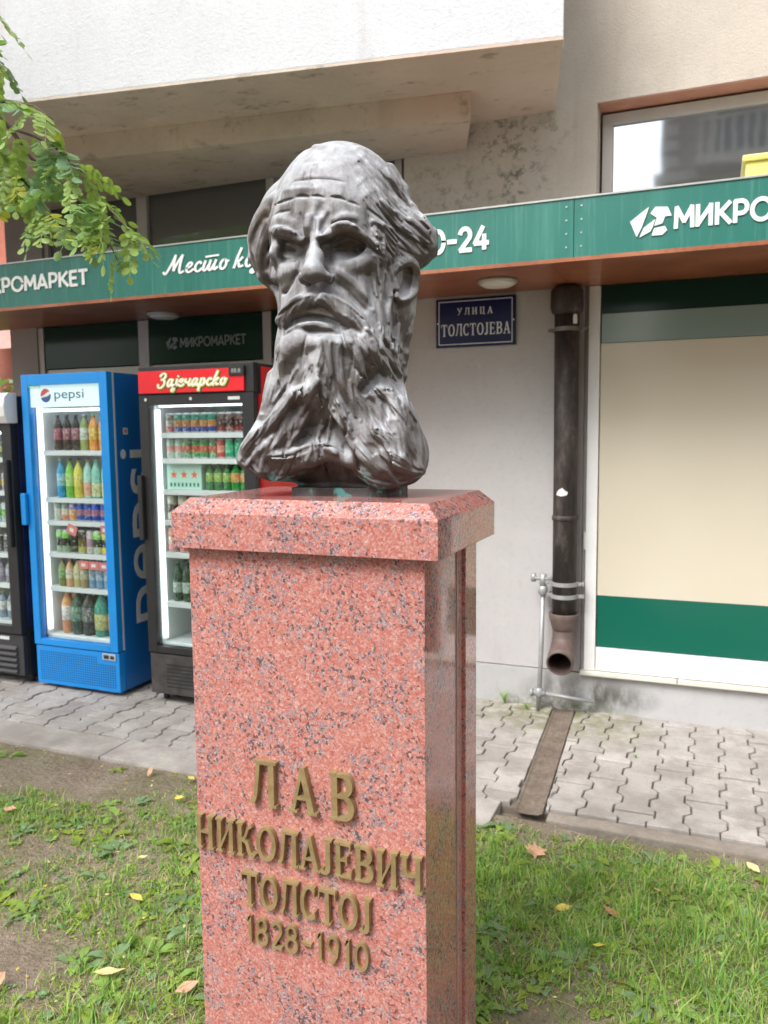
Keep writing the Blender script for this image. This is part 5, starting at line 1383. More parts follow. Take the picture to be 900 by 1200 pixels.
# twigs: photo-derived courses at a real distance of about two metres and a half
twigs = [
    ([(-160, 60, 1.75), (-90, 92, 1.85), (-20, 122, 2.0), (12, 150, 2.05), (34, 182, 2.08), (60, 210, 2.1)], .014, 0),
    ([(34, 182, 2.08), (60, 208, 2.10), (90, 236, 2.12), (112, 258, 2.12), (128, 284, 2.10), (138, 306, 2.08)], .006, 11),
    ([(12, 150, 2.05), (40, 160, 2.02), (64, 172, 2.0), (84, 192, 1.98), (100, 205, 1.97)], .005, 9),
    ([(-20, 122, 2.0), (10, 118, 1.95), (40, 124, 1.92), (62, 140, 1.9)], .005, 7),
    ([(60, 210, 2.1), (90, 220, 2.05), (118, 236, 2.02), (138, 254, 2.0), (152, 272, 1.98)], .005, 9),
    ([(-120, 140, 2.2), (-40, 166, 2.2), (0, 190, 2.22), (12, 215, 2.25), (20, 240, 2.25)], .008, 9),
    ([(0, 190, 2.22), (28, 212, 2.2), (48, 235, 2.2), (62, 258, 2.2)], .005, 8),
    ([(-20, 122, 2.0), (-4, 146, 2.1), (6, 176, 2.15), (12, 208, 2.18)], .005, 9),
    ([(-160, -40, 1.9), (-60, -20, 1.95), (-20, 2, 2.0), (0, 20, 2.0)], .006, 3),
    ([(-90, 20, 1.9), (-40, 40, 1.95), (-8, 60, 1.95), (2, 84, 1.95)], .006, 6)]
mb = MB()
for pts, r0, nl in twigs:
    P_ = [at(*p) for p in pts]; mb.tube(P_, [r0 * (1 - .7 * i / (len(P_) - 1)) for i in range(len(P_))], 7)
A0 = at(-160, 60, 1.75); mb.tube([(T_[0] + .03, T_[1] + .04, 3.0), (T_[0] + .5, T_[1] + .15, 2.95), tuple(A0)], [.05, .035, .014], 8)
A1 = at(-120, 140, 2.2); mb.tube([(T_[0] + .03, T_[1] + .04, 2.6), (T_[0] + .4, T_[1] + .4, 2.7), tuple(A1)], [.04, .022, .008], 8)
A2 = at(-160, -40, 1.9); mb.tube([(T_[0] + .03, T_[1] + .04, 3.3), (T_[0] + .5, T_[1] + .3, 3.2), tuple(A2)], [.04, .022, .006], 8)
A3 = at(-90, 20, 1.9); mb.tube([tuple(A2), tuple(A3)], [.006, .006], 6)
o = mb.build('branch', M_bark, smooth=True); link_parent(o, tr)
rl = random.Random(11)
def put_leaf(p, tdir, s, mesh):
    o = bpy.data.objects.new('leaf', mesh)
    o.location = p; side = Vector((rl.uniform(-1, 1), rl.uniform(-1, 1), rl.uniform(-.45, .35)))
    d = (tdir * .55 + side.normalized() * .8 + Vector((0, 0, -.15))).normalized()
    q = d.to_track_quat('X', 'Z'); e = q.to_matrix().to_4x4() @ Matrix.Rotation(rl.uniform(-.6, .6), 4, 'X')
    o.rotation_euler = e.to_euler(); o.scale = (s, s, s)
    link(o); link_parent(o, tr)
for ti, (pts, r0, nl) in enumerate(twigs):
    P_ = [at(*p) for p in pts]
    for k in range(int(nl * 1.25)):
        t = ((k + rl.random()) / (nl * 1.25)) ** .85 * (len(P_) - 1); i = min(int(t), len(P_) - 2)
        p = P_[i].lerp(P_[i + 1], t - i); td = (P_[i + 1] - P_[i]).normalized()
        tip = t / (len(P_) - 1)
        m_ = LM[rl.choice([0, 1, 3, 4] if tip < .6 else [2, 4, 5, 2, 0])]
        put_leaf(p, td, rl.uniform(.135, .195) * (1 - .15 * tip), m_)
# the rest of the crown, out of the picture to the left and above
V = []; F = []; MI = []
for i in range(5000):
    th = random.uniform(0, 6.28); u_ = random.uniform(-1, 1); rr = random.uniform(.55, 1) ** .5 * (1 + .25 * math.sin(5 * th) * math.cos(3 * u_))
    c = Vector((T_[0] - .9 + 1.35 * rr * math.cos(th) * math.sqrt(1 - u_ * u_), T_[1] - .7 + 1.5 * rr * math.sin(th) * math.sqrt(1 - u_ * u_), 4.6 + 1.2 * rr * u_))
    if c.x > -2.35 and c.y > .9: continue
    a = Vector((random.gauss(0, 1), random.gauss(0, 1), random.gauss(0, .5))).normalized(); b_ = a.orthogonal().normalized(); s = random.uniform(.03, .05); q = len(V)
    V += [tuple(c - a * s), tuple(c + b_ * s * .5), tuple(c + a * s), tuple(c - b_ * s * .5)]; F.append((q, q + 1, q + 2, q + 3)); MI.append(random.randrange(3))
o = np_mesh('crown', np.array(V), np.array(F), [LV1, LV2, LV3], midx=MI); o['kind'] = 'stuff'; link_parent(o, tr)

# ------------------------------------------------------------------ beyond the left end of the building
def bushtree(name, x, y, h, r, label, cat='tree', n=5000, mats=None, trunk=True):
    t = empty(name, (x, y, 0)); tag(t, label, cat)
    if trunk:
        mb = MB(); mb.tube([(x, y, -.1), (x + .05, y, h * .3), (x, y + .05, h * .75)], [r * .10, r * .07, r * .03], 8); o = mb.build('trunk', M_bark, smooth=True); link_parent(o, t)
    cl = [(Vector((random.uniform(-.6, .6) * r, random.uniform(-.6, .6) * r, h * random.uniform(.35, .85))), r * random.uniform(.35, .6)) for _ in range(16)]
    V = []; F = []; MI = []
    for i in range(n):
        c0, rr = cl[i % len(cl)]; d = Vector((random.gauss(0, 1), random.gauss(0, 1), random.gauss(0, 1))).normalized() * rr * random.uniform(.6, 1.05)
        c = Vector((x, y, 0)) + c0 + d; a = Vector((random.gauss(0, 1), random.gauss(0, 1), random.gauss(0, .6))).normalized(); b_ = a.orthogonal().normalized(); s = random.uniform(.05, .10) * (r / 1.2) ** .5; q = len(V)
        V += [tuple(c - a * s), tuple(c + b_ * s * .55), tuple(c + a * s), tuple(c - b_ * s * .55)]; F.append((q, q + 1, q + 2, q + 3)); MI.append(i % 3)
    o = np_mesh('crown', np.array(V), np.array(F), mats or [LV1, LV2, LV3], midx=MI); link_parent(o, t)
    return t
bushtree('tree', -10.4, 8.6, 2.2, 1.5, 'green bushy tree beyond the left end of the building', n=5000)
bushtree('tree', -13.2, 9.4, 3.4, 1.6, 'second green tree further behind the left corner', n=3500)
M_awn = plain('red_pink_awning', (.55, .12, .10), .6); M_awn2 = plain('pink_awning_valance', (.62, .34, .31), .6)
hb = empty('neighbour_house', (-14, 13, 0)); tag(hb, 'reddish neighbouring house with a pink awning at the left edge', 'building')
mb = MB(); mb.box(-24, -12.0, 11.5, 18, -.05, 7.5); o = mb.build('wall', plain('reddish_render', (.36, .13, .09), .85, var=.2, nscale=2)); link_parent(o, hb)
for i in range(4):
    for j in range(2):
        x = -13.4 - i * 2.6; z = 1.2 + j * 3
        mb = MB(); mb.box(x - .6, x + .6, 11.42, 11.498, z, z + 1.5); f_ = mb.build('window', M_frame); link_parent(f_, hb)
        mb = MB(); mb.box(x - .52, x + .52, 11.40, 11.418, z + .08, z + 1.42); o = mb.build('pane', M_dark_glass); o.parent = f_; o.matrix_parent_inverse = parent_world(f_).inverted() if False else Matrix.Identity(4); 
        o.parent = None; link_parent(o, hb)
aw = MB(); aw.add([(-12.6, 8.9, 3.35), (-7.9, 8.9, 3.35), (-7.9, 11.4, 4.2), (-12.6, 11.4, 4.2), (-12.6, 8.9, 3.30), (-7.9, 8.9, 3.30), (-7.9, 11.4, 4.15), (-12.6, 11.4, 4.15)], [(0, 1, 2, 3), (7, 6, 5, 4), (0, 4, 5, 1), (1, 5, 6, 2), (2, 6, 7, 3), (3, 7, 4, 0)])
o = aw.build('awning', M_awn); link_parent(o, hb)
aw = MB(); aw.box(-12.6, -7.9, 8.87, 8.898, 2.85, 3.34); o = aw.build('valance', M_awn2); link_parent(o, hb)

# ------------------------------------------------------------------ the other side of the street (seen in the window and in the polished stone)
M_asph = conc_mat('asphalt', (.055, .055, .058))[0]; M_asph = plain('asphalt', (.055, .055, .058), .9, var=.2)
mb = MB(); mb.box(-60, 60, -11, -4.4, -.2, -.03); tag(mb.build('road', M_asph), kind='structure')
mb = MB(); mb.box(-60, 60, -4.395, -4.2, -.2, .06); mb.box(-60, 60, -11.2, -11.005, -.2, .06); tag(mb.build('road_kerb', M_kerb), kind='structure')
mb = MB(); mb.box(-60, 60, -15.9, -11.205, -.2, .05); tag(mb.build('far_pavement', M_kerb), kind='structure')
oh = empty('corner_house', (8, -18, 0)); tag(oh, 'old ornate house across the street reflected in the upper window', 'building')
M_old = plaster_mat('old_grey_facade', (.40, .36, .32), grain=20, strength=.3, var=.15)
M_oldd = plain('old_stone_trim', (.50, .46, .41), .8, var=.15)
def oo(mb, name, mat, **kw):
    o = mb.build(name, mat, **kw); link_parent(o, oh); return o
hx0, hx1, hy = -1.6, 26, -16
mb = MB(); mb.box(hx0, hx1, hy - 12, hy, -.05, 13.5); oo(mb, 'wall', M_old)
mb = MB()
for z in (4.2, 8.6): mb.box(hx0 - .15, hx1, hy + .002, hy + .25, z, z + .3)
mb.box(hx0 - .5, hx1, hy + .002, hy + .8, 12.6, 13.2); mb.box(hx0 - .3, hx1, hy + .002, hy + .5, 12.2, 12.598)
for i in range(60): mb.box(hx0 - .2 + i * .45, hx0 + i * .45, hy + .502, hy + .7, 12.3, 12.598)
for i in range(26): mb.box(hx0 + .02, hx0 + .5, hy + .002, hy + .10, .5 + i * .45, .85 + i * .45)
oo(mb, 'cornice', M_oldd)
for i in range(8):
    for z in (1.2, 5.4, 9.4):
        x = hx0 + 2.2 + i * 3.0
        pts = [(x - .7, z), (x + .7, z)] + [(x + .7 * math.cos(a), z + 1.8 + .7 * math.sin(a)) for a in np.linspace(0, math.pi, 10)]
        mb = MB(); mb.wall([(a, b_) for a, b_ in pts][::-1], hy + .001, hy + .03); o = oo(mb, 'window', M_dark_glass)
        fr_ = [(x - .8, z - .1)] + [(x - .8, z + 1.8)] + [(x + .85 * math.cos(a), z + 1.8 + .85 * math.sin(a)) for a in np.linspace(math.pi, 0, 12)] + [(x + .8, z - .1)]
        mb = MB(); ribbon(mb, fr_, .22, 0, 0.0001, ends=False)
        mb.v = [(a, hy + (.15 if b_ == 0 else .032), c_) for a, b_, c_ in mb.v]; oo(mb, 'surround', M_oldd)
for z in (5.0, 9.0):
    mb = MB(); mb.box(hx0 + 1.0, hx0 + 6.4, hy + .26, hy + 1.2, z - .25, z); mb.box(hx0 + 1.0, hx0 + 6.4, hy + 1.1, hy + 1.2, z + .9, z + 1.0)
    for i in range(20): mb.box(hx0 + 1.05 + i * .28, hx0 + 1.15 + i * .28, hy + 1.11, hy + 1.19, z + .001, z + .899)
    oo(mb, 'balcony', M_oldd)
for (x, y, h, r, lb) in ((-9, -6.5, 8.5, 2.6, 'street tree across the lawn behind the viewer'), (-17, -14.5, 10, 3.2, 'tall tree on the far pavement'), (9.5, -3.5, 7.5, 2.2, 'street tree right of the viewer'), (-4.5, -16, 8.5, 2.5, 'tree beside the old ornate house')):
    bushtree('tree', x, y, h, r, lb, n=5000)
# ------------------------------------------------------------------ the bust (sculpted as a signed distance field)
BUST_O = np.array([-0.770, 1.667, 1.46]); BUST_A = math.radians(5)
BH = 0.0017
BX = (-0.31, 0.31); BY = (-0.28, 0.29); BZ = (-0.012, 0.80)
_ca, _sa = math.cos(BUST_A), math.sin(BUST_A)

def w2b(p):
    d = np.asarray(p, float) - BUST_O
    return np.stack([d[..., 0] * _ca + d[..., 1] * _sa, -d[..., 0] * _sa + d[..., 1] * _ca, d[..., 2]], -1)

def b2px(q):
    q = np.asarray(q, float)
    w = np.stack([q[..., 0] * _ca - q[..., 1] * _sa, q[..., 0] * _sa + q[..., 1] * _ca, q[..., 2]], -1) + BUST_O - np.array([0, 0, CAM_H])
    z = w @ CF
    return 450 + CAM_F * (w @ CR) / z, 600 - CAM_F * (w @ CU) / z

class Field:
    def __init__(s, h):
        s.h = h
        s.ax = [np.arange(a, b + h, h).astype(np.float32) for a, b in (BX, BY, BZ)]
        s.lo = np.array([BX[0], BY[0], BZ[0]])
        s.d = np.full([len(a) for a in s.ax], 0.2, np.float32)
    def win(s, lo, hi):
        sl = []
        for k in range(3):
            i0 = max(0, int((lo[k] - s.lo[k]) / s.h)); i1 = min(len(s.ax[k]), int((hi[k] - s.lo[k]) / s.h) + 2)
            sl.append(slice(i0, max(i0, i1)))
        return tuple(sl)
    def grid(s, sl):
        return s.ax[0][sl[0]][:, None, None], s.ax[1][sl[1]][None, :, None], s.ax[2][sl[2]][None, None, :]
    def comb(s, sl, e, k, mode):
        a = s.d[sl]
        if mode == 'add':
            h = np.maximum(k - np.abs(a - e), 0) / k
            s.d[sl] = np.minimum(a, e) - h * h * k * 0.25
        else:
            e = -e
            h = np.maximum(k - np.abs(a - e), 0) / k
            s.d[sl] = np.maximum(a, e) + h * h * k * 0.25
    def ell(s, c, r, k=0.02, mode='add', rot=0.0, tilt=0.0):
        R_ = max(r) + k + 0.03
        c = np.array(c, float)
        sl = s.win(c - R_, c + R_)
        X, Y, Z = s.grid(sl)
        x, y, z = X - c[0], Y - c[1], Z - c[2]
        if rot:                       # about z
            cr, sr = math.cos(rot), math.sin(rot); x, y = x * cr + y * sr, -x * sr + y * cr
        if tilt:                      # about y (in the face plane)
            cr, sr = math.cos(tilt), math.sin(tilt); x, z = x * cr + z * sr, -x * sr + z * cr
        k0 = np.sqrt((x / r[0]) ** 2 + (y / r[1]) ** 2 + (z / r[2]) ** 2)
        k1 = np.sqrt((x / r[0] ** 2) ** 2 + (y / r[1] ** 2) ** 2 + (z / r[2] ** 2) ** 2) + 1e-6
        s.comb(sl, (k0 * (k0 - 1) / k1).astype(np.float32), k, mode)
    def cap(s, a, b, ra, rb, k=0.008, mode='add'):
        a = np.array(a, float); b = np.array(b, float); m = max(ra, rb) + k + 0.004
        sl = s.win(np.minimum(a, b) - m, np.maximum(a, b) + m)
        if any(q.stop <= q.start for q in sl): return
        X, Y, Z = s.grid(sl); d = b - a; L = float(d @ d) + 1e-12
        t = np.clip(((X - a[0]) * d[0] + (Y - a[1]) * d[1] + (Z - a[2]) * d[2]) / L, 0, 1)
        e = np.sqrt((X - a[0] - t * d[0]) ** 2 + (Y - a[1] - t * d[1]) ** 2 + (Z - a[2] - t * d[2]) ** 2) - (ra + (rb - ra) * t)
        s.comb(sl, e.astype(np.float32), k, mode)
    def val(s, p):
        g = (np.asarray(p) - s.lo) / s.h
        g = np.clip(g, 0, np.array(s.d.shape) - 1.001); i = g.astype(int); f = g - i
        r = 0
        for dx in (0, 1):
            for dy in (0, 1):
                for dz in (0, 1):
                    w = (f[..., 0] if dx else 1 - f[..., 0]) * (f[..., 1] if dy else 1 - f[..., 1]) * (f[..., 2] if dz else 1 - f[..., 2])
                    r = r + w * s.d[i[..., 0] + dx, i[..., 1] + dy, i[..., 2] + dz]
        return r
    def hit(s, u, v):
        """surface point seen along the ray through photo pixel u,v (in bust axes), or None"""
        d = CF + CR * (u - 450) / CAM_F - CU * (v - 600) / CAM_F
        d = d / np.linalg.norm(d)
        t = np.arange(1.30, 2.15, 0.002)
        P = w2b(np.array([0, 0, CAM_H]) + d[None, :] * t[:, None])
        inside = np.all((P > s.lo + 0.004) & (P < np.array([BX[1], BY[1], BZ[1]]) - 0.004), 1)
        vv = np.where(inside, s.val(P), 0.1)
        k = np.argmax(vv < 0)
        if vv[k] >= 0: return None
        return P[k]
    def stroke(s, pts, r, k=0.006, mode='add', lift=0.0, mirror=False):
        """pts: photo pixels (u,v[,r]) laid on the surface; r radius in m; lift>0 = proud"""
        hp = []
        n = len(pts)
        dens = []
        for i in range(n - 1):
            a, b = np.array(pts[i][:2], float), np.array(pts[i + 1][:2], float)
            m = max(1, int(np.linalg.norm(b - a) / 4.5))
            for j in range(m): dens.append(tuple(a + (b - a) * j / m) + ((i + j / m) / (n - 1),))
        dens.append(tuple(pts[-1][:2]) + (1.0,))
        for u, v, t in dens:
            q = s.hit(u, v)
            if q is not None: hp.append((q, t))
        if len(hp) < 2: return
        P = np.array([q for q, t in hp]); T = np.array([t for q, t in hp])
        if isinstance(r, (tuple, list)):
            rr = np.interp(T, np.linspace(0, 1, len(r)), r)
        else:
            rr = r * (0.45 + 0.55 * np.sin(np.pi * np.clip(T, 0.02, 0.98)) ** 0.6)
        vd = P - w2b(np.array([[0, 0, CAM_H]])); vd /= np.linalg.norm(vd, axis=1)[:, None]
        P = P - vd * lift
        if len(P) > 4:
            for _ in range(2): P[1:-1] = P[1:-1] * .5 + (P[:-2] + P[2:]) * .25
        for sx in ((1, -1) if mirror else (1,)):
            Q = P * np.array([sx, 1, 1])
            m = rr.max() + k + 0.006
            sl = s.win(Q.min(0) - m, Q.max(0) + m)
            if any(q.stop <= q.start for q in sl): continue
            Dd = np.full([q.stop - q.start for q in sl], .05, np.float32)
            for i in range(len(Q) - 1):                       # one distance to the whole course of the stroke
                a, b = Q[i], Q[i + 1]; d = b - a
                if np.linalg.norm(d) > .05: continue
                l2 = s.win(np.minimum(a, b) - m, np.maximum(a, b) + m)
                if any(q.stop <= q.start for q in l2): continue
                X, Y, Z = s.grid(l2); L = float(d @ d) + 1e-12
                t = np.clip(((X - a[0]) * d[0] + (Y - a[1]) * d[1] + (Z - a[2]) * d[2]) / L, 0, 1)
                e = np.sqrt((X - a[0] - t * d[0]) ** 2 + (Y - a[1] - t * d[1]) ** 2 + (Z - a[2] - t * d[2]) ** 2) - (rr[i] + (rr[i + 1] - rr[i]) * t)
                rel = tuple(slice(q.start - w.start, q.stop - w.start) for q, w in zip(l2, sl))
                Dd[rel] = np.minimum(Dd[rel], e)
            s.comb(sl, Dd, k, mode)

def surface_nets(D, lo, h):
    nx, ny, nz = D.shape
    ins = D < 0
    c = np.zeros((nx - 1, ny - 1, nz - 1), np.int8)
    for dx in (0, 1):
        for dy in (0, 1):
            for dz in (0, 1):
                c += ins[dx:nx - 1 + dx, dy:ny - 1 + dy, dz:nz - 1 + dz]
    act = (c > 0) & (c < 8)
    idx = np.full(act.shape, -1, np.int32)
    I = np.argwhere(act); idx[act] = np.arange(len(I))
    S = np.zeros((len(I), 3)); N = np.zeros(len(I))
    corners = [(dx, dy, dz) for dx in (0, 1) for dy in (0, 1) for dz in (0, 1)]
    for a in corners:
        for k in range(3):
            if a[k] == 0:
                b = list(a); b[k] = 1
                va = D[I[:, 0] + a[0], I[:, 1] + a[1], I[:, 2] + a[2]]; vb = D[I[:, 0] + b[0], I[:, 1] + b[1], I[:, 2] + b[2]]
                m = (va < 0) != (vb < 0)
                t = va[m] / (va[m] - vb[m])
                p = np.tile(np.array(a, float), (m.sum(), 1)); p[:, k] += t
                S[m] += p; N[m] += 1
    V = (I + S / N[:, None]) * h + lo
    F = []
    for k in range(3):
        a1, a2 = (k + 1) % 3, (k + 2) % 3
        sl0 = [slice(None)] * 3; sl1 = [slice(None)] * 3
        sl0[k] = slice(0, -1); sl1[k] = slice(1, None)
        x = ins[tuple(sl0)] != ins[tuple(sl1)]
        E_ = np.argwhere(x)
        ok = (E_[:, a1] > 0) & (E_[:, a2] > 0) & (E_[:, a1] < D.shape[a1] - 1) & (E_[:, a2] < D.shape[a2] - 1)
        E_ = E_[ok]
        flip = ins[E_[:, 0], E_[:, 1], E_[:, 2]]
        def cell(o1, o2):
            q = E_.copy(); q[:, a1] -= o1; q[:, a2] -= o2
            return idx[q[:, 0], q[:, 1], q[:, 2]]
        q = np.stack([cell(1, 1), cell(0, 1), cell(0, 0), cell(1, 0)], 1)
        q[~flip] = q[~flip][:, ::-1]
        F.append(q)
    return V, np.concatenate(F)

def blur(D, n=1):
    for _ in range(n):
        for ax in range(3):
            A = np.moveaxis(D, ax, 0)
            B = A.copy()
            B[1:-1] = A[1:-1] * 0.5 + (A[:-2] + A[2:]) * 0.25
            D = np.moveaxis(B, 0, ax)
    return np.ascontiguousarray(D)

def sculpt(h=BH):
    f = Field(h)
    E = f.ell
    # skull, brow, face
    E((-.008, .028, .600), (.150, .180, .174), .02)
    E((0, -.045, .560), (.132, .110, .125), .03)
    E((0, -.050, .455), (.118, .100, .150), .03)
    # hair masses beside and behind
    E((.142, .040, .556), (.060, .090, .060), .03)
    E((-.172, .045, .560), (.060, .095, .088), .035)
    E((-.140, .020, .622), (.050, .085, .072), .05)
    for sx in (1, -1):
        E((sx * .126, .022 if sx > 0 else .04, .440), (.034, .062 if sx > 0 else .07, .090), .03)
        E((sx * (.100 if sx > 0 else .108), .015 if sx > 0 else .035, .33), (.036, .062 if sx > 0 else .07, .13), .03)
    E((-.01, .10, .54), (.125, .098, .128), .03)
    E((-.02, .052, .36), (.090, .080, .20), .03)
    # neck and foot
    E((0, .035, .12), (.105, .085, .26), .02)
    # beard
    E((0, -.080, .300), (.128, .090, .165), .04)
    E((-.082, -.070, .185), (.080, .080, .110), .03)
    E((-.138, -.055, .103), (.082, .078, .072), .035)
    E((.105, -.055, .130), (.082, .080, .115), .04)
    E((-.10, .02, .11), (.08, .08, .09), .04)
    E((.09, .02, .10), (.08, .07, .08), .04)
    E((.150, -.02, .085), (.046, .070, .060), .03)
    f.d = blur(f.d, 2)
    S = f.stroke
    cut = dict(mode='cut')
    # nose
    f.cap((.004, -.146, .560), (.004, -.176, .490), .0125, .0165, .010)
    f.cap((.004, -.176, .490), (.006, -.192, .462), .0165, .021, .010)
    f.ell((.006, -.190, .455), (.024, .021, .018), .010)
    for sx in (1, -1):
        f.ell((.004 + sx * .026, -.168, .453), (.013, .019, .014), .007)
        f.ell((.004 + sx * .016, -.186, .434), (.008, .013, .008), .006, 'cut')
    # brow ridges, bushy
    S([(318, 273), (324, 271), (334, 271), (345, 276), (353, 282)], (.005, .0085, .0095, .0095, .007), .006, lift=.016)
    S([(316, 270), (325, 267), (336, 268), (346, 273)], (.004, .006, .006, .004), .006, lift=.009)
    S([(376, 281), (385, 274), (397, 267), (408, 265), (420, 271), (431, 280), (441, 290)], (.007, .0095, .0095, .009, .009, .007, .005), .006, lift=.016)
    S([(384, 268), (396, 262), (407, 260), (419, 266)], (.004, .006, .006, .004), .006, lift=.009)
    for (u, v) in ((320, 270), (328, 268), (336, 270), (344, 274), (388, 271), (396, 266), (404, 263), (412, 265), (421, 270), (429, 277)):
        S([(u - 1, v - 5), (u + (3 if u > 360 else -2), v + 5)], .0018, .003, lift=.001, **cut)
    S([(322, 260), (332, 257), (343, 263)], (.006, .010, .006), .012, lift=-.001)
    S([(392, 258), (404, 252), (416, 255)], (.005, .007, .005), .008, lift=.001)
    S([(362, 256), (361, 266), (362, 275)], (.010, .012, .009), .008, lift=.004)
    S([(373, 258), (373, 268), (372, 277)], (.007, .008, .007), .008, lift=.001)
    S([(352, 252), (353, 262), (355, 274)], .005, .008, **cut)
    S([(368, 254), (368, 266), (367, 276)], .0035, .006, **cut)
    S([(384, 252), (381, 262), (376, 270)], .005, .008, **cut)
    S([(376, 240), (374, 250)], .006, .012, **cut)
    # forehead furrows
    S([(322, 241), (332, 236), (344, 233)], .0024, .003, **cut)
    S([(347, 231), (355, 230), (362, 231)], .0030, .003, **cut)
    S([(365, 230), (373, 230), (380, 232)], .0022, .003, **cut)
    S([(388, 231), (398, 232), (404, 235)], .0028, .003, **cut)
    S([(407, 236), (414, 238), (421, 241)], .0020, .003, **cut)
    S([(320, 253), (328, 249), (340, 247)], .0024, .003, **cut)
    S([(345, 213), (362, 210), (385, 210), (405, 214)], .0018, .005, **cut)
    S([(334, 224), (350, 222), (372, 221)], .0030, .010, lift=.000)
    S([(348, 192), (372, 188), (398, 190)], .0015, .005, **cut)
    # temple hollow
    S([(432, 242), (436, 256), (437, 270)], (.006, .009, .006), .012, **cut)
    S([(313, 248), (313, 262)], .006, .010, **cut)
    # ---- eye sockets under the brows
    S([(320, 289), (334, 291), (349, 292)], (.014, .020, .016), .004, lift=-.018, **cut)
    S([(386, 288), (402, 286), (418, 288), (432, 295)], (.015, .020, .017, .007), .005, lift=-.016, **cut)
    S([(325, 300), (338, 304), (348, 302)], (.010, .012, .008), .012, lift=-.002, **cut)
    S([(388, 298), (406, 301), (422, 298)], (.010, .014, .010), .012, lift=-.002, **cut)
    S([(355, 288), (352, 302), (349, 318)], (.011, .010, .007), .010, lift=-.001, **cut)
    S([(379, 284), (384, 300), (387, 316)], (.010, .011, .008), .010, lift=-.001, **cut)
    # eyeballs and lids
    for (u, v, w) in ((338, 294, 1.0), (405, 289, 1.08)):
        q = f.hit(u, v)
        if q is None: continue
        c = q + np.array([0, .0110, -.001])
        f.ell(c, (.0215 * w, .019, .0175 * w), .004)
        # iris hollow
    S([(323, 294), (331, 288), (340, 287), (351, 293)], (.004, .0065, .0065, .004), .004, lift=.004)
    S([(389, 290), (398, 283), (409, 281), (420, 285), (427, 292)], (.004, .0065, .007, .006, .004), .004, lift=.004)
    S([(325, 298), (333, 302), (343, 302), (350, 296)], (.003, .0045, .0045, .003), .003, lift=.003)
    S([(392, 294), (400, 298), (411, 298), (422, 293)], (.003, .0045, .0045, .003), .003, lift=.003)
    S([(326, 306), (336, 309), (347, 307)], .003, .005, **cut)
    S([(394, 303), (404, 309), (414, 307), (423, 299)], .0035, .006, **cut)
    # bags and cheekbones
    S([(398, 306), (406, 311), (416, 308)], (.006, .009, .006), .010, lift=-.001)
    S([(318, 322), (328, 326), (338, 322), (345, 316)], (.010, .016, .013, .008), .016, lift=-.004)
    S([(438, 299), (430, 304), (420, 311), (408, 317)], (.008, .012, .012, .007), .016, lift=-.003)
    S([(396, 318), (408, 326), (418, 336), (430, 350), (437, 362)], (.006, .008, .008, .007, .006), .008, lift=.001)
    S([(381, 314), (390, 326), (402, 338), (414, 350), (428, 364)], (.005, .007, .007, .006, .005), .006, **cut)
    S([(348, 322), (340, 336), (330, 350), (325, 362)], .005, .007, **cut)
    S([(326, 340), (323, 356)], (.010, .008), .012, **cut)
    S([(433, 325), (438, 340), (437, 355)], (.010, .012, .008), .012, **cut)
    # moustache
    S([(372, 350), (360, 351), (349, 355), (340, 362), (332, 371), (326, 381), (322, 393)], (.013, .016, .017, .016, .014, .011, .007), .010, lift=.011)
    S([(378, 350), (390, 354), (402, 363), (414, 372), (424, 380), (431, 391)], (.013, .016, .018, .016, .013, .008), .010, lift=.011)
    # mouth cavity under it, lower lip, chin
    S([(332, 388), (342, 379), (356, 374), (376, 375), (394, 381), (408, 386), (421, 391)], (.004, .007, .0095, .0095, .009, .007, .004), .004, lift=-.005, **cut)
    S([(345, 375), (360, 371), (378, 372), (396, 378)], (.005, .008, .008, .005), .004, lift=-.002, **cut)
    S([(348, 382), (360, 380), (376, 380), (390, 384)], (.004, .0065, .0065, .004), .006, lift=.005)
    S([(334, 392), (352, 390), (374, 390), (396, 391), (414, 395)], (.005, .007, .008, .007, .005), .006, lift=-.001, **cut)
    S([(334, 404), (352, 403), (374, 403), (396, 404), (416, 406)], (.008, .011, .013, .011, .008), .016, lift=-.006)
    for i, (a, b) in enumerate((((365, 343), (352, 357)), ((358, 344), (344, 360)), ((350, 349), (336, 366)), ((342, 355), (330, 374)), ((335, 362), (325, 384)), ((372, 345), (364, 359)),
                               ((384, 345), (392, 362)), ((391, 349), (402, 368)), ((398, 353), (411, 373)), ((406, 360), (420, 380)), ((413, 366), (427, 387)), ((378, 345), (381, 360)))):
        S([a, ((a[0] + b[0]) / 2 + (2 if i % 2 else -2), (a[1] + b[1]) / 2), b], .0030 + .0008 * (i % 3), .004, **cut)
        if i % 2: S([(a[0] + 4, a[1] + 1), (b[0] + 3, b[1])], .0035, .003, lift=.002)
    # ---- ear (and its twin on the far side)
    S([(461, 322), (464, 312), (472, 307), (482, 308), (490, 314), (492, 326), (488, 338), (481, 348), (473, 353), (466, 348)], (.007, .009, .010, .011, .010, .010, .010, .010, .011, .009), .006, lift=.010)
    S([(477, 316), (480, 328), (477, 340), (472, 346)], (.009, .014, .013, .008), .005, lift=.004, mode='cut')
    S([(484, 318), (485, 330), (480, 342)], (.003, .004, .003), .004, lift=.004)
    S([(462, 326), (465, 338)], (.005, .007), .005, lift=.006)
    # ---- hair: strands swept back and down over the sides
    hs = [
        [(432, 180), (450, 200), (462, 222), (478, 240), (497, 256)], [(424, 186), (440, 208), (455, 232), (474, 252), (500, 270)],
        [(418, 192), (434, 216), (448, 240), (470, 266), (498, 284)],
        [(424, 215), (436, 238), (448, 262), (466, 284), (486, 300)], [(430, 232), (441, 254), (452, 274), (466, 292), (478, 303)],
        [(440, 262), (448, 280), (458, 296), (466, 306)], [(466, 236), (482, 254), (502, 270)], [(436, 276), (444, 292), (452, 306)],
        [(420, 176), (436, 188), (450, 206), (462, 226)]]
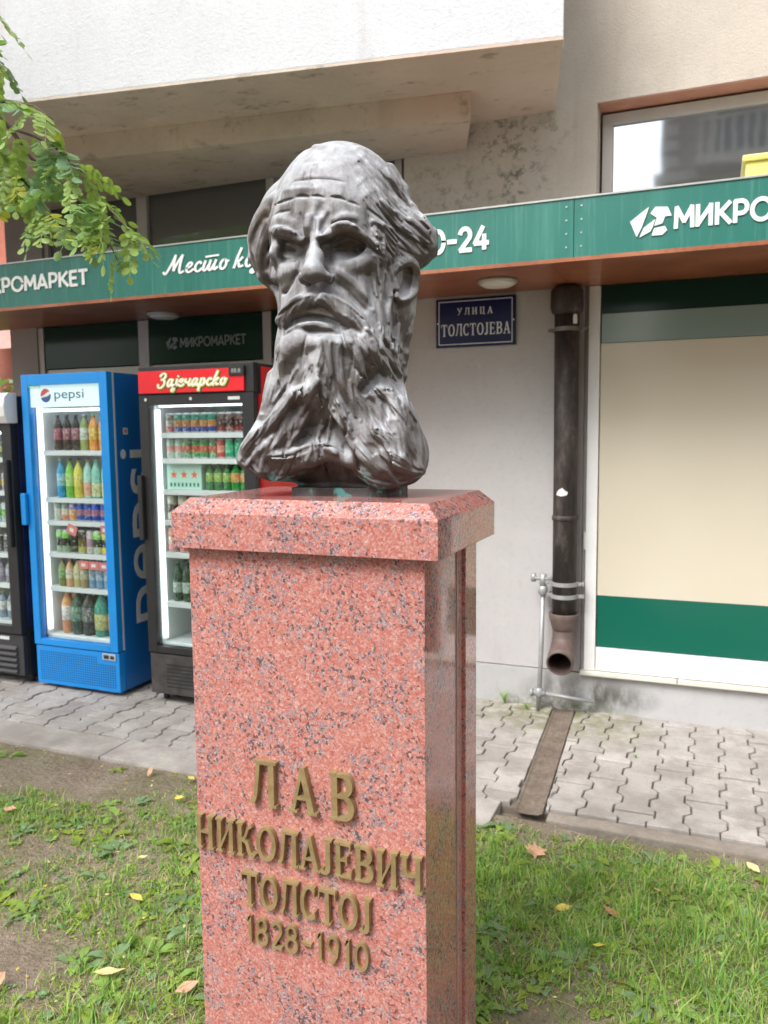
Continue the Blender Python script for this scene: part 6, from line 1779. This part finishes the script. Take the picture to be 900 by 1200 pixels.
    for i, st in enumerate(hs):
        S(st, .0085 + .0030 * (i % 3), .014, lift=-.005 + .0025 * (i % 2), mirror=True)
        S([(a + 5, b - 4) for a, b in st], .0026 + .001 * (i % 2), .005, mode='cut', mirror=True)
        for o_ in (-4, 1, 8): S([(a + o_ * .8, b - o_ * .7) for a, b in st], .0015, .0025, mode='cut')
    for i in range(9):                                     # dark slots in the hair over the ear
        a = (452 + 5 * i, 262 + 3.5 * i)
        S([a, (a[0] + 10, a[1] + 6), (a[0] + 17, a[1] + 9 + (i % 3))], .0035 + .001 * (i % 3), .003, mode='cut', lift=.001, mirror=True)
    # cap of hair on the crown, with its raised front edge
    S([(349, 186), (352, 179), (360, 171), (372, 167)], (.005, .010, .012, .008), .008, lift=.004)
    S([(358, 173), (380, 172), (402, 177), (420, 188)], (.005, .005, .005, .004), .012, lift=-.001)
    # far-side hair tuft
    S([(321, 232), (312, 244), (303, 256), (298, 270)], (.007, .010, .010, .007), .020, lift=-.008)
    S([(313, 246), (305, 256), (299, 267), (295, 280), (296, 294)], (.005, .008, .010, .010, .006), .014, lift=-.004)
    S([(314, 262), (308, 280), (304, 300), (309, 322)], (.006, .009, .010, .007), .012, lift=-.002)
    for i, st in enumerate(([(308, 254), (300, 270), (297, 288)], [(312, 264), (303, 284), (301, 304)], [(305, 250), (296, 262), (293, 276)], [(314, 284), (308, 304), (311, 322)], [(303, 262), (294, 280), (295, 297)], [(316, 306), (313, 324), (317, 342)])):
        S(st, .0024 + .0008 * (i % 2), .004, **cut)
    S([(313, 320), (317, 338), (319, 356), (321, 374)], (.006, .008, .008, .006), .006, lift=.002)
    # sideburn strands in front of the ear, running into the beard
    sb = [[(441, 268), (443, 286), (441, 306), (440, 330), (441, 352)], [(449, 288), (449, 310), (447, 334), (446, 358)], [(457, 300), (456, 322), (455, 344), (452, 366)],
          [(442, 348), (445, 366), (447, 386), (446, 404)], [(452, 356), (454, 378), (456, 400), (458, 424)], [(461, 352), (463, 376), (464, 400), (467, 428)]]
    for i, st in enumerate(sb):
        S(st, (.004, .008, .008, .007, .004), .005, lift=.002, mirror=(i < 3))
        S([(a + 4, b) for a, b in st], .0038, .004, mode='cut', mirror=(i < 3))
    # ---- beard
    # smooth bulge below the lip, left; big lock under the right cheek
    S([(350, 400), (341, 412), (336, 428)], (.020, .028, .018), .016, lift=-.012)
    S([(412, 400), (426, 410), (434, 424)], (.018, .028, .020), .016, lift=-.012)
    S([(384, 400), (376, 410), (366, 418), (358, 428)], (.006, .007, .006, .004), .006, **cut)
    S([(376, 408), (368, 424), (362, 440)], (.008, .014, .009), .008, lift=-.004)
    # hollows
    S([(326, 452), (324, 464), (318, 478)], (.010, .014, .009), .010, lift=-.002, **cut)
    S([(350, 468), (342, 480), (334, 492), (326, 508)], (.008, .012, .011, .007), .009, **cut)
    S([(372, 482), (368, 498), (360, 512), (350, 522)], (.007, .011, .012, .009), .012, **cut)
    S([(384, 496), (388, 508), (384, 518)], (.005, .008, .008), .010, **cut)
    S([(446, 432), (440, 446), (428, 458), (416, 460)], (.010, .013, .010, .006), .008, **cut)
    S([(424, 480), (432, 490), (440, 502)], (.006, .010, .008), .008, **cut)
    S([(452, 462), (454, 478), (452, 494)], (.007, .010, .008), .008, **cut)
    # arch under the beard
    for yy in (-.17, -.13, -.10, -.075):
        f.cap((.012, yy, -.02), (.010, yy, .034), .056, .028, .014, 'cut')
        f.cap((-.045, yy, -.03), (-.02, yy, .018), .052, .042, .014, 'cut')
        f.cap((.07, yy, -.03), (.05, yy, -.005), .040, .030, .02, 'cut')
    for a_, b_ in (((-.092, -.100, .072), (-.040, -.113, .086)), ((-.040, -.113, .086), (.016, -.108, .100)), ((.016, -.108, .100), (.050, -.112, .080))):
        f.cap(a_, b_, .017, .017, .020)
    f.cap((-.02, -.082, .120), (.035, -.085, .130), .032, .030, .02)
    # chief locks
    L = [
        ([(380, 398), (374, 420), (371, 442), (362, 458), (352, 468)], (.005, .008, .010, .010, .006), .004),
        ([(386, 402), (385, 424), (388, 446), (396, 466), (402, 486), (410, 506)], (.006, .009, .011, .011, .011, .008), .005),
        ([(396, 404), (396, 426), (400, 450), (410, 474), (420, 496), (432, 516)], (.006, .009, .010, .010, .010, .007), .003),
        ([(396, 474), (404, 494), (414, 514), (428, 532), (444, 548), (452, 556)], (.008, .013, .015, .016, .015, .009), .007),
        ([(376, 452), (384, 468), (394, 484), (402, 500)], (.006, .009, .009, .006), .004),
        ([(372, 448), (360, 456), (346, 462), (334, 476), (320, 494), (306, 508), (290, 530)], (.006, .010, .012, .012, .012, .012, .009), .007),
        ([(354, 462), (366, 468), (376, 478)], (.008, .009, .006), .003),
        ([(338, 492), (330, 506), (322, 520), (312, 532)], (.006, .008, .009, .006), .004),
        ([(320, 536), (340, 534), (356, 528), (370, 522), (384, 522), (392, 530)], (.007, .009, .009, .008, .008, .005), .006),
        ([(322, 400), (321, 420), (318, 440), (313, 462), (308, 484)], (.005, .008, .009, .009, .006), .003),
        ([(330, 424), (333, 444), (336, 460)], (.006, .009, .006), .003),
        ([(308, 488), (300, 508), (290, 524), (281, 542)], (.008, .012, .014, .010), .004),
        ([(284, 540), (286, 552), (296, 560), (312, 562), (330, 556)], (.011, .015, .016, .014, .009), .004),
        ([(306, 522), (302, 538), (308, 552)], (.009, .013, .010), .003),
        ([(410, 402), (420, 420), (424, 440), (418, 456)], (.006, .010, .010, .006), .002),
        ([(428, 396), (438, 412), (446, 430)], (.006, .010, .006), .003),
        ([(446, 408), (452, 430), (458, 452), (462, 474)], (.006, .008, .008, .005), .004),
        ([(436, 462), (448, 456), (460, 460), (468, 472), (470, 486)], (.006, .009, .009, .008, .005), .005),
        ([(456, 400), (462, 424), (468, 448), (474, 474), (480, 498)], (.006, .009, .009, .009, .006), .003),
        ([(466, 480), (472, 504), (480, 526), (488, 546)], (.008, .012, .013, .009), .003),
        ([(414, 462), (424, 474), (434, 490), (444, 508), (450, 526)], (.006, .010, .011, .012, .008), .004),
        ([(442, 504), (456, 514), (462, 530), (464, 546)], (.009, .014, .015, .010), .005),
        ([(452, 530), (466, 540), (482, 550), (494, 552)], (.010, .015, .014, .009), .004),
        ([(424, 552), (440, 562), (458, 566), (478, 562)], (.007, .012, .013, .009), .003),
        ([(462, 494), (470, 512), (474, 532)], (.007, .010, .007), .003)]
    for i, (st, r, li) in enumerate(L):
        S(st, tuple(x * 1.15 for x in r), .012, lift=li * .9)
    # grooves between locks
    G = [
        [(381, 404), (379, 426), (379, 448), (388, 468)], [(391, 404), (391, 430), (394, 454), (406, 480), (416, 502)], [(402, 408), (405, 432), (409, 454), (420, 476)],
        [(388, 472), (398, 492), (408, 514), (422, 536), (438, 552)], [(410, 500), (424, 520), (440, 536), (452, 548)], [(358, 466), (346, 474), (334, 490), (322, 508), (310, 522)],
        [(340, 456), (326, 476), (312, 498), (298, 518)], [(314, 440), (309, 462), (302, 486)], [(330, 500), (318, 518), (308, 536)], [(326, 420), (325, 440)],
        [(366, 432), (362, 450), (350, 460)], [(424, 410), (430, 428), (432, 444)], [(406, 412), (414, 430), (414, 448)], [(441, 412), (448, 432), (452, 450)],
        [(451, 400), (457, 426), (463, 452), (468, 478)], [(462, 436), (468, 462), (474, 488), (482, 514)], [(428, 470), (440, 488), (452, 508)], [(434, 512), (446, 524), (456, 540)],
        [(470, 516), (476, 534), (486, 548)], [(454, 500), (464, 514), (468, 530)], [(292, 528), (294, 544), (304, 552)], [(316, 528), (318, 544), (328, 552)],
        [(376, 466), (388, 480), (396, 496)], [(344, 508), (356, 502), (370, 500)], [(340, 518), (356, 514), (374, 510)]]
    for i, st in enumerate(G):
        S(st, .0030 + .0012 * (i % 3), .005, mode='cut', lift=.001)
    f.d = blur(f.d, 4)
    # crisp tool work on top: furrows, moustache, brows, combed hair
    for st, r_ in (([(322, 241), (332, 236), (344, 233)], .0026), ([(347, 231), (355, 230), (362, 231)], .0032), ([(365, 230), (373, 230), (380, 232)], .0026), ([(388, 231), (398, 232), (404, 235)], .0032),
                   ([(407, 236), (414, 238), (421, 241)], .0024), ([(320, 253), (328, 249), (340, 247)], .0024), ([(345, 213), (362, 210), (385, 210), (405, 214)], .0015)):
        S(st, r_, .0025, mode='cut')
    for i in range(13):                                        # moustache, left and right wings
        t = i / 12
        a = (371 - 40 * t, 346 + 16 * t * t + 4 * t); S([a, (a[0] - 7 - 3 * t, a[1] + 8), (a[0] - 9 - 2 * t, a[1] + 17 + 4 * t)], .0016 + .0007 * (i % 3), .0025, mode='cut', lift=.0008)
        a = (379 + 44 * t, 346 + 20 * t * t + 6 * t); S([a, (a[0] + 6 + 3 * t, a[1] + 8), (a[0] + 10 + 3 * t, a[1] + 17 + 2 * t)], .0016 + .0007 * ((i + 1) % 3), .0025, mode='cut', lift=.0008)
    for (u, v) in ((321, 272), (327, 270), (333, 271), (339, 272), (345, 276), (382, 274), (388, 271), (394, 267), (400, 265), (406, 263), (412, 265), (418, 269), (425, 274), (432, 280)):
        S([(u - (1 if u > 360 else -1), v - 5), (u + (3 if u > 360 else -3), v + 3)], .0014, .0025, mode='cut', lift=.0008)
    for i, st in enumerate(hs):
        for o_ in (-5, -1, 3, 7): S([(a + o_ * .8 + (j % 2), b - o_ * .7) for j, (a, b) in enumerate(st)], .0014 + .0006 * ((i + int(o_)) % 3), .0025, mode='cut', lift=.0006)
    for st in sb:
        for o_ in (-2, 2): S([(a + o_, b) for a, b in st], .0017, .0025, mode='cut', lift=.0006)
    for st, r, li in L:                                    # combed grooves along every lock
        for o_ in (-6, -3, 0.5, 3.5, 6.5): S([(a + o_ + (1.0 if (j + int(o_)) % 2 else -1.0), b + (.6 if j % 2 else 0)) for j, (a, b) in enumerate(st)], .0015 + .0007 * (int(o_) % 3), .0025, mode='cut', lift=.0007)
    # small crossing strands and nicks everywhere over beard and hair
    r2 = random.Random(3)
    for i in range(150):
        if i < 80:
            u = r2.uniform(300, 482); v = r2.uniform(400, 556)
            sl = (u - 384) / 110 + r2.uniform(-.35, .35)
            du, dv = sl * 20, 20
        elif i < 125:
            u = r2.uniform(440, 500); v = r2.uniform(200, 300); du, dv = 11 + r2.uniform(-4, 4), 11 + r2.uniform(-6, 5)
        else:
            u = r2.uniform(440, 466); v = r2.uniform(290, 400); du, dv = r2.uniform(-3, 3), 16
        st = [(u - du, v - dv), (u + r2.uniform(-2, 2), v), (u + du, v + dv)]
        if r2.random() < .7: S(st, r2.uniform(.0016, .0030), .004, mode='cut', lift=.0008)
        else: S(st, r2.uniform(.003, .0050), .006, lift=r2.uniform(.0, .0015))
    # back of the head: combed locks, not seen from the front
    for i in range(30):
        a = math.radians(-5 + 190 * i / 29)
        p = []
        for t in np.linspace(0, 1, 12):
            z = .72 - .50 * t
            aa = a + .10 * math.sin(5 * t + i * 1.7)
            d = np.array([math.cos(aa), math.sin(aa), 0])
            rr = np.arange(.26, .02, -.003)
            Q = np.array([0, .03, z]) + d[None, :] * rr[:, None]
            vv = f.val(Q); k = int(np.argmax(vv < 0))
            if vv[k] < 0: p.append(Q[k])
        for q0, q1 in zip(p[:-1], p[1:]):
            if np.linalg.norm(q1 - q0) < .07:
                if i % 2: f.cap(q0, q1, .005, .005, .016)
                else: f.cap(q0, q1, .003, .003, .008, 'cut')
    # waist of the foot under the beard, back side
    f.d = blur(f.d, 1)
    # level foot
    sl = f.win((-.3, -.3, -.02), (.3, .3, .03)); X, Y, Z = f.grid(sl)
    e = np.maximum(np.maximum(np.abs(X - .005) - .112, np.abs(Y - .02) - .085), np.abs(Z - .006) - .012)
    f.comb(sl, (e + 0 * X + 0 * Y + 0 * Z).astype(np.float32), .012, 'add')
    return f
#BUILD
def bronze_mat():
    m = NT('weathered_bronze', 0.55, 0.25, (0.2, 0.2, 0.2), .35)
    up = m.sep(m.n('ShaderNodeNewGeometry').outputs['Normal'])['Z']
    n1 = m.noise(8, 6, 0.62, dist=0.5)
    n2 = m.noise(38, 5, 0.65)
    base = m.ramp(n1, [(0.28, (.145, .130, .130)), (0.44, (.235, .224, .232)), (0.60, (.33, .325, .345)), (0.78, (.25, .24, .246))])
    streak = m.noise(13, 4, 0.6, m.map((1, 1, .12)))
    c = m.mix(m.math('MULTIPLY', m.ramp(streak, [(0.48, 0.0), (0.60, 1.0)]), 0.60), base, (.40, .415, .43))
    c = m.mix(m.math('MULTIPLY', m.ramp(m.noise(16, 4, 0.6, m.map((1, 1, .10), loc=(5, 5, 0))), [(0.52, 0.0), (0.62, 1.0)]), 0.65), c, (.070, .058, .052))
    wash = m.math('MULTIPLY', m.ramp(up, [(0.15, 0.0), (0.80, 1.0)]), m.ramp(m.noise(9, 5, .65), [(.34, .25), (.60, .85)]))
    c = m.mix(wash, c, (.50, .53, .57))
    # undersides go dark: brown patina, deepened by shade painted into the colour
    patina_shade = m.math('ADD', up, m.math('MULTIPLY', m.math('SUBTRACT', m.noise(18, 4, .6, m.map(loc=(1, 8, 2))), .5), 1.1))
    c = m.mix(m.ramp(m.math('ADD', patina_shade, .34), [(0.0, .90), (.30, 0.0)]), c, m.ramp(n1, [(.3, (.052, .044, .040)), (.7, (.105, .088, .078))]))
    brown = m.ramp(m.noise(6, 4, 0.6, m.map(loc=(3, 1, 5))), [(0.56, 0.0), (0.70, 1.0)])
    c = m.mix(m.math('MULTIPLY', brown, 0.30), c, (.15, .105, .075))
    c = m.mix(m.ramp(n2, [(0.34, 0.28), (0.56, 0.0)]), c, (.06, .052, .050))
    z = m.sep()['Z']
    # brown patina with painted shade: eye sockets, lip, ear, beard hollows, neck hollow
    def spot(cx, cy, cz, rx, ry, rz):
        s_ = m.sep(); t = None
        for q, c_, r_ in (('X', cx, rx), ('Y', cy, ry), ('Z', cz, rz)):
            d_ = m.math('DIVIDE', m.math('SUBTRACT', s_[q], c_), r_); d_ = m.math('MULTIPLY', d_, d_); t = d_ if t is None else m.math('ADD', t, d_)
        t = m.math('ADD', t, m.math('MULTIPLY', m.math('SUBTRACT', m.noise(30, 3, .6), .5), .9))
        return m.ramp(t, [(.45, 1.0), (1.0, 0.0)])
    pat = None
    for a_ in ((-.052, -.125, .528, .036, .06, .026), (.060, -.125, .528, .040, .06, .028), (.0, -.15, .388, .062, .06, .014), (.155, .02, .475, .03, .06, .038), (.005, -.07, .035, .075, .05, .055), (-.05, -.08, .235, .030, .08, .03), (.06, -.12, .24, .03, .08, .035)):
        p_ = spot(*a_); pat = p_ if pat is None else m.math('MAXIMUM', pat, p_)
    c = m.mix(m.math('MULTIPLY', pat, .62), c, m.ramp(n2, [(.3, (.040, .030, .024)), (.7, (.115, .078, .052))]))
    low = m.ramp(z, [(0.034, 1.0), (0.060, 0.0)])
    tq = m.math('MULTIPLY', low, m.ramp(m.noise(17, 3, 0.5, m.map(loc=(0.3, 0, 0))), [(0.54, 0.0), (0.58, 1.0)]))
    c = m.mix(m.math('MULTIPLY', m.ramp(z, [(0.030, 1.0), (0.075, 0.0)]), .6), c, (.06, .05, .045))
    c = m.mix(tq, c, (.14, .40, .38))
    nick = m.ramp(m.noise(26, 5, .75, m.map((1, 1, .45), loc=(2, 2, 7))), [(.60, 0.0), (.66, .5)])
    c = m.mix(nick, c, (.07, .06, .055))
    m.color(c)
    m.rough(m.ramp(n2, [(0.3, 0.78), (0.7, 0.56)]))
    h = m.math('ADD', m.math('MULTIPLY', m.noise(48, 4, 0.6), 0.8), m.math('MULTIPLY', m.noise(150, 3, 0.6), 0.2))
    m.bump(h, 0.50, 0.006)
    return m.mat

def build_bust():
    f = sculpt()
    V, F = surface_nets(f.d, f.lo, f.h)
    # lift the surface a little with several octaves of sine noise: tool marks
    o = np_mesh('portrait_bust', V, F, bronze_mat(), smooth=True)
    o.location = Vector(BUST_O)
    o.rotation_euler = (0, 0, BUST_A)
    tag(o, 'weathered bronze bust of a bearded man on the red granite pedestal', 'bust')
    return o
bust = build_bust()
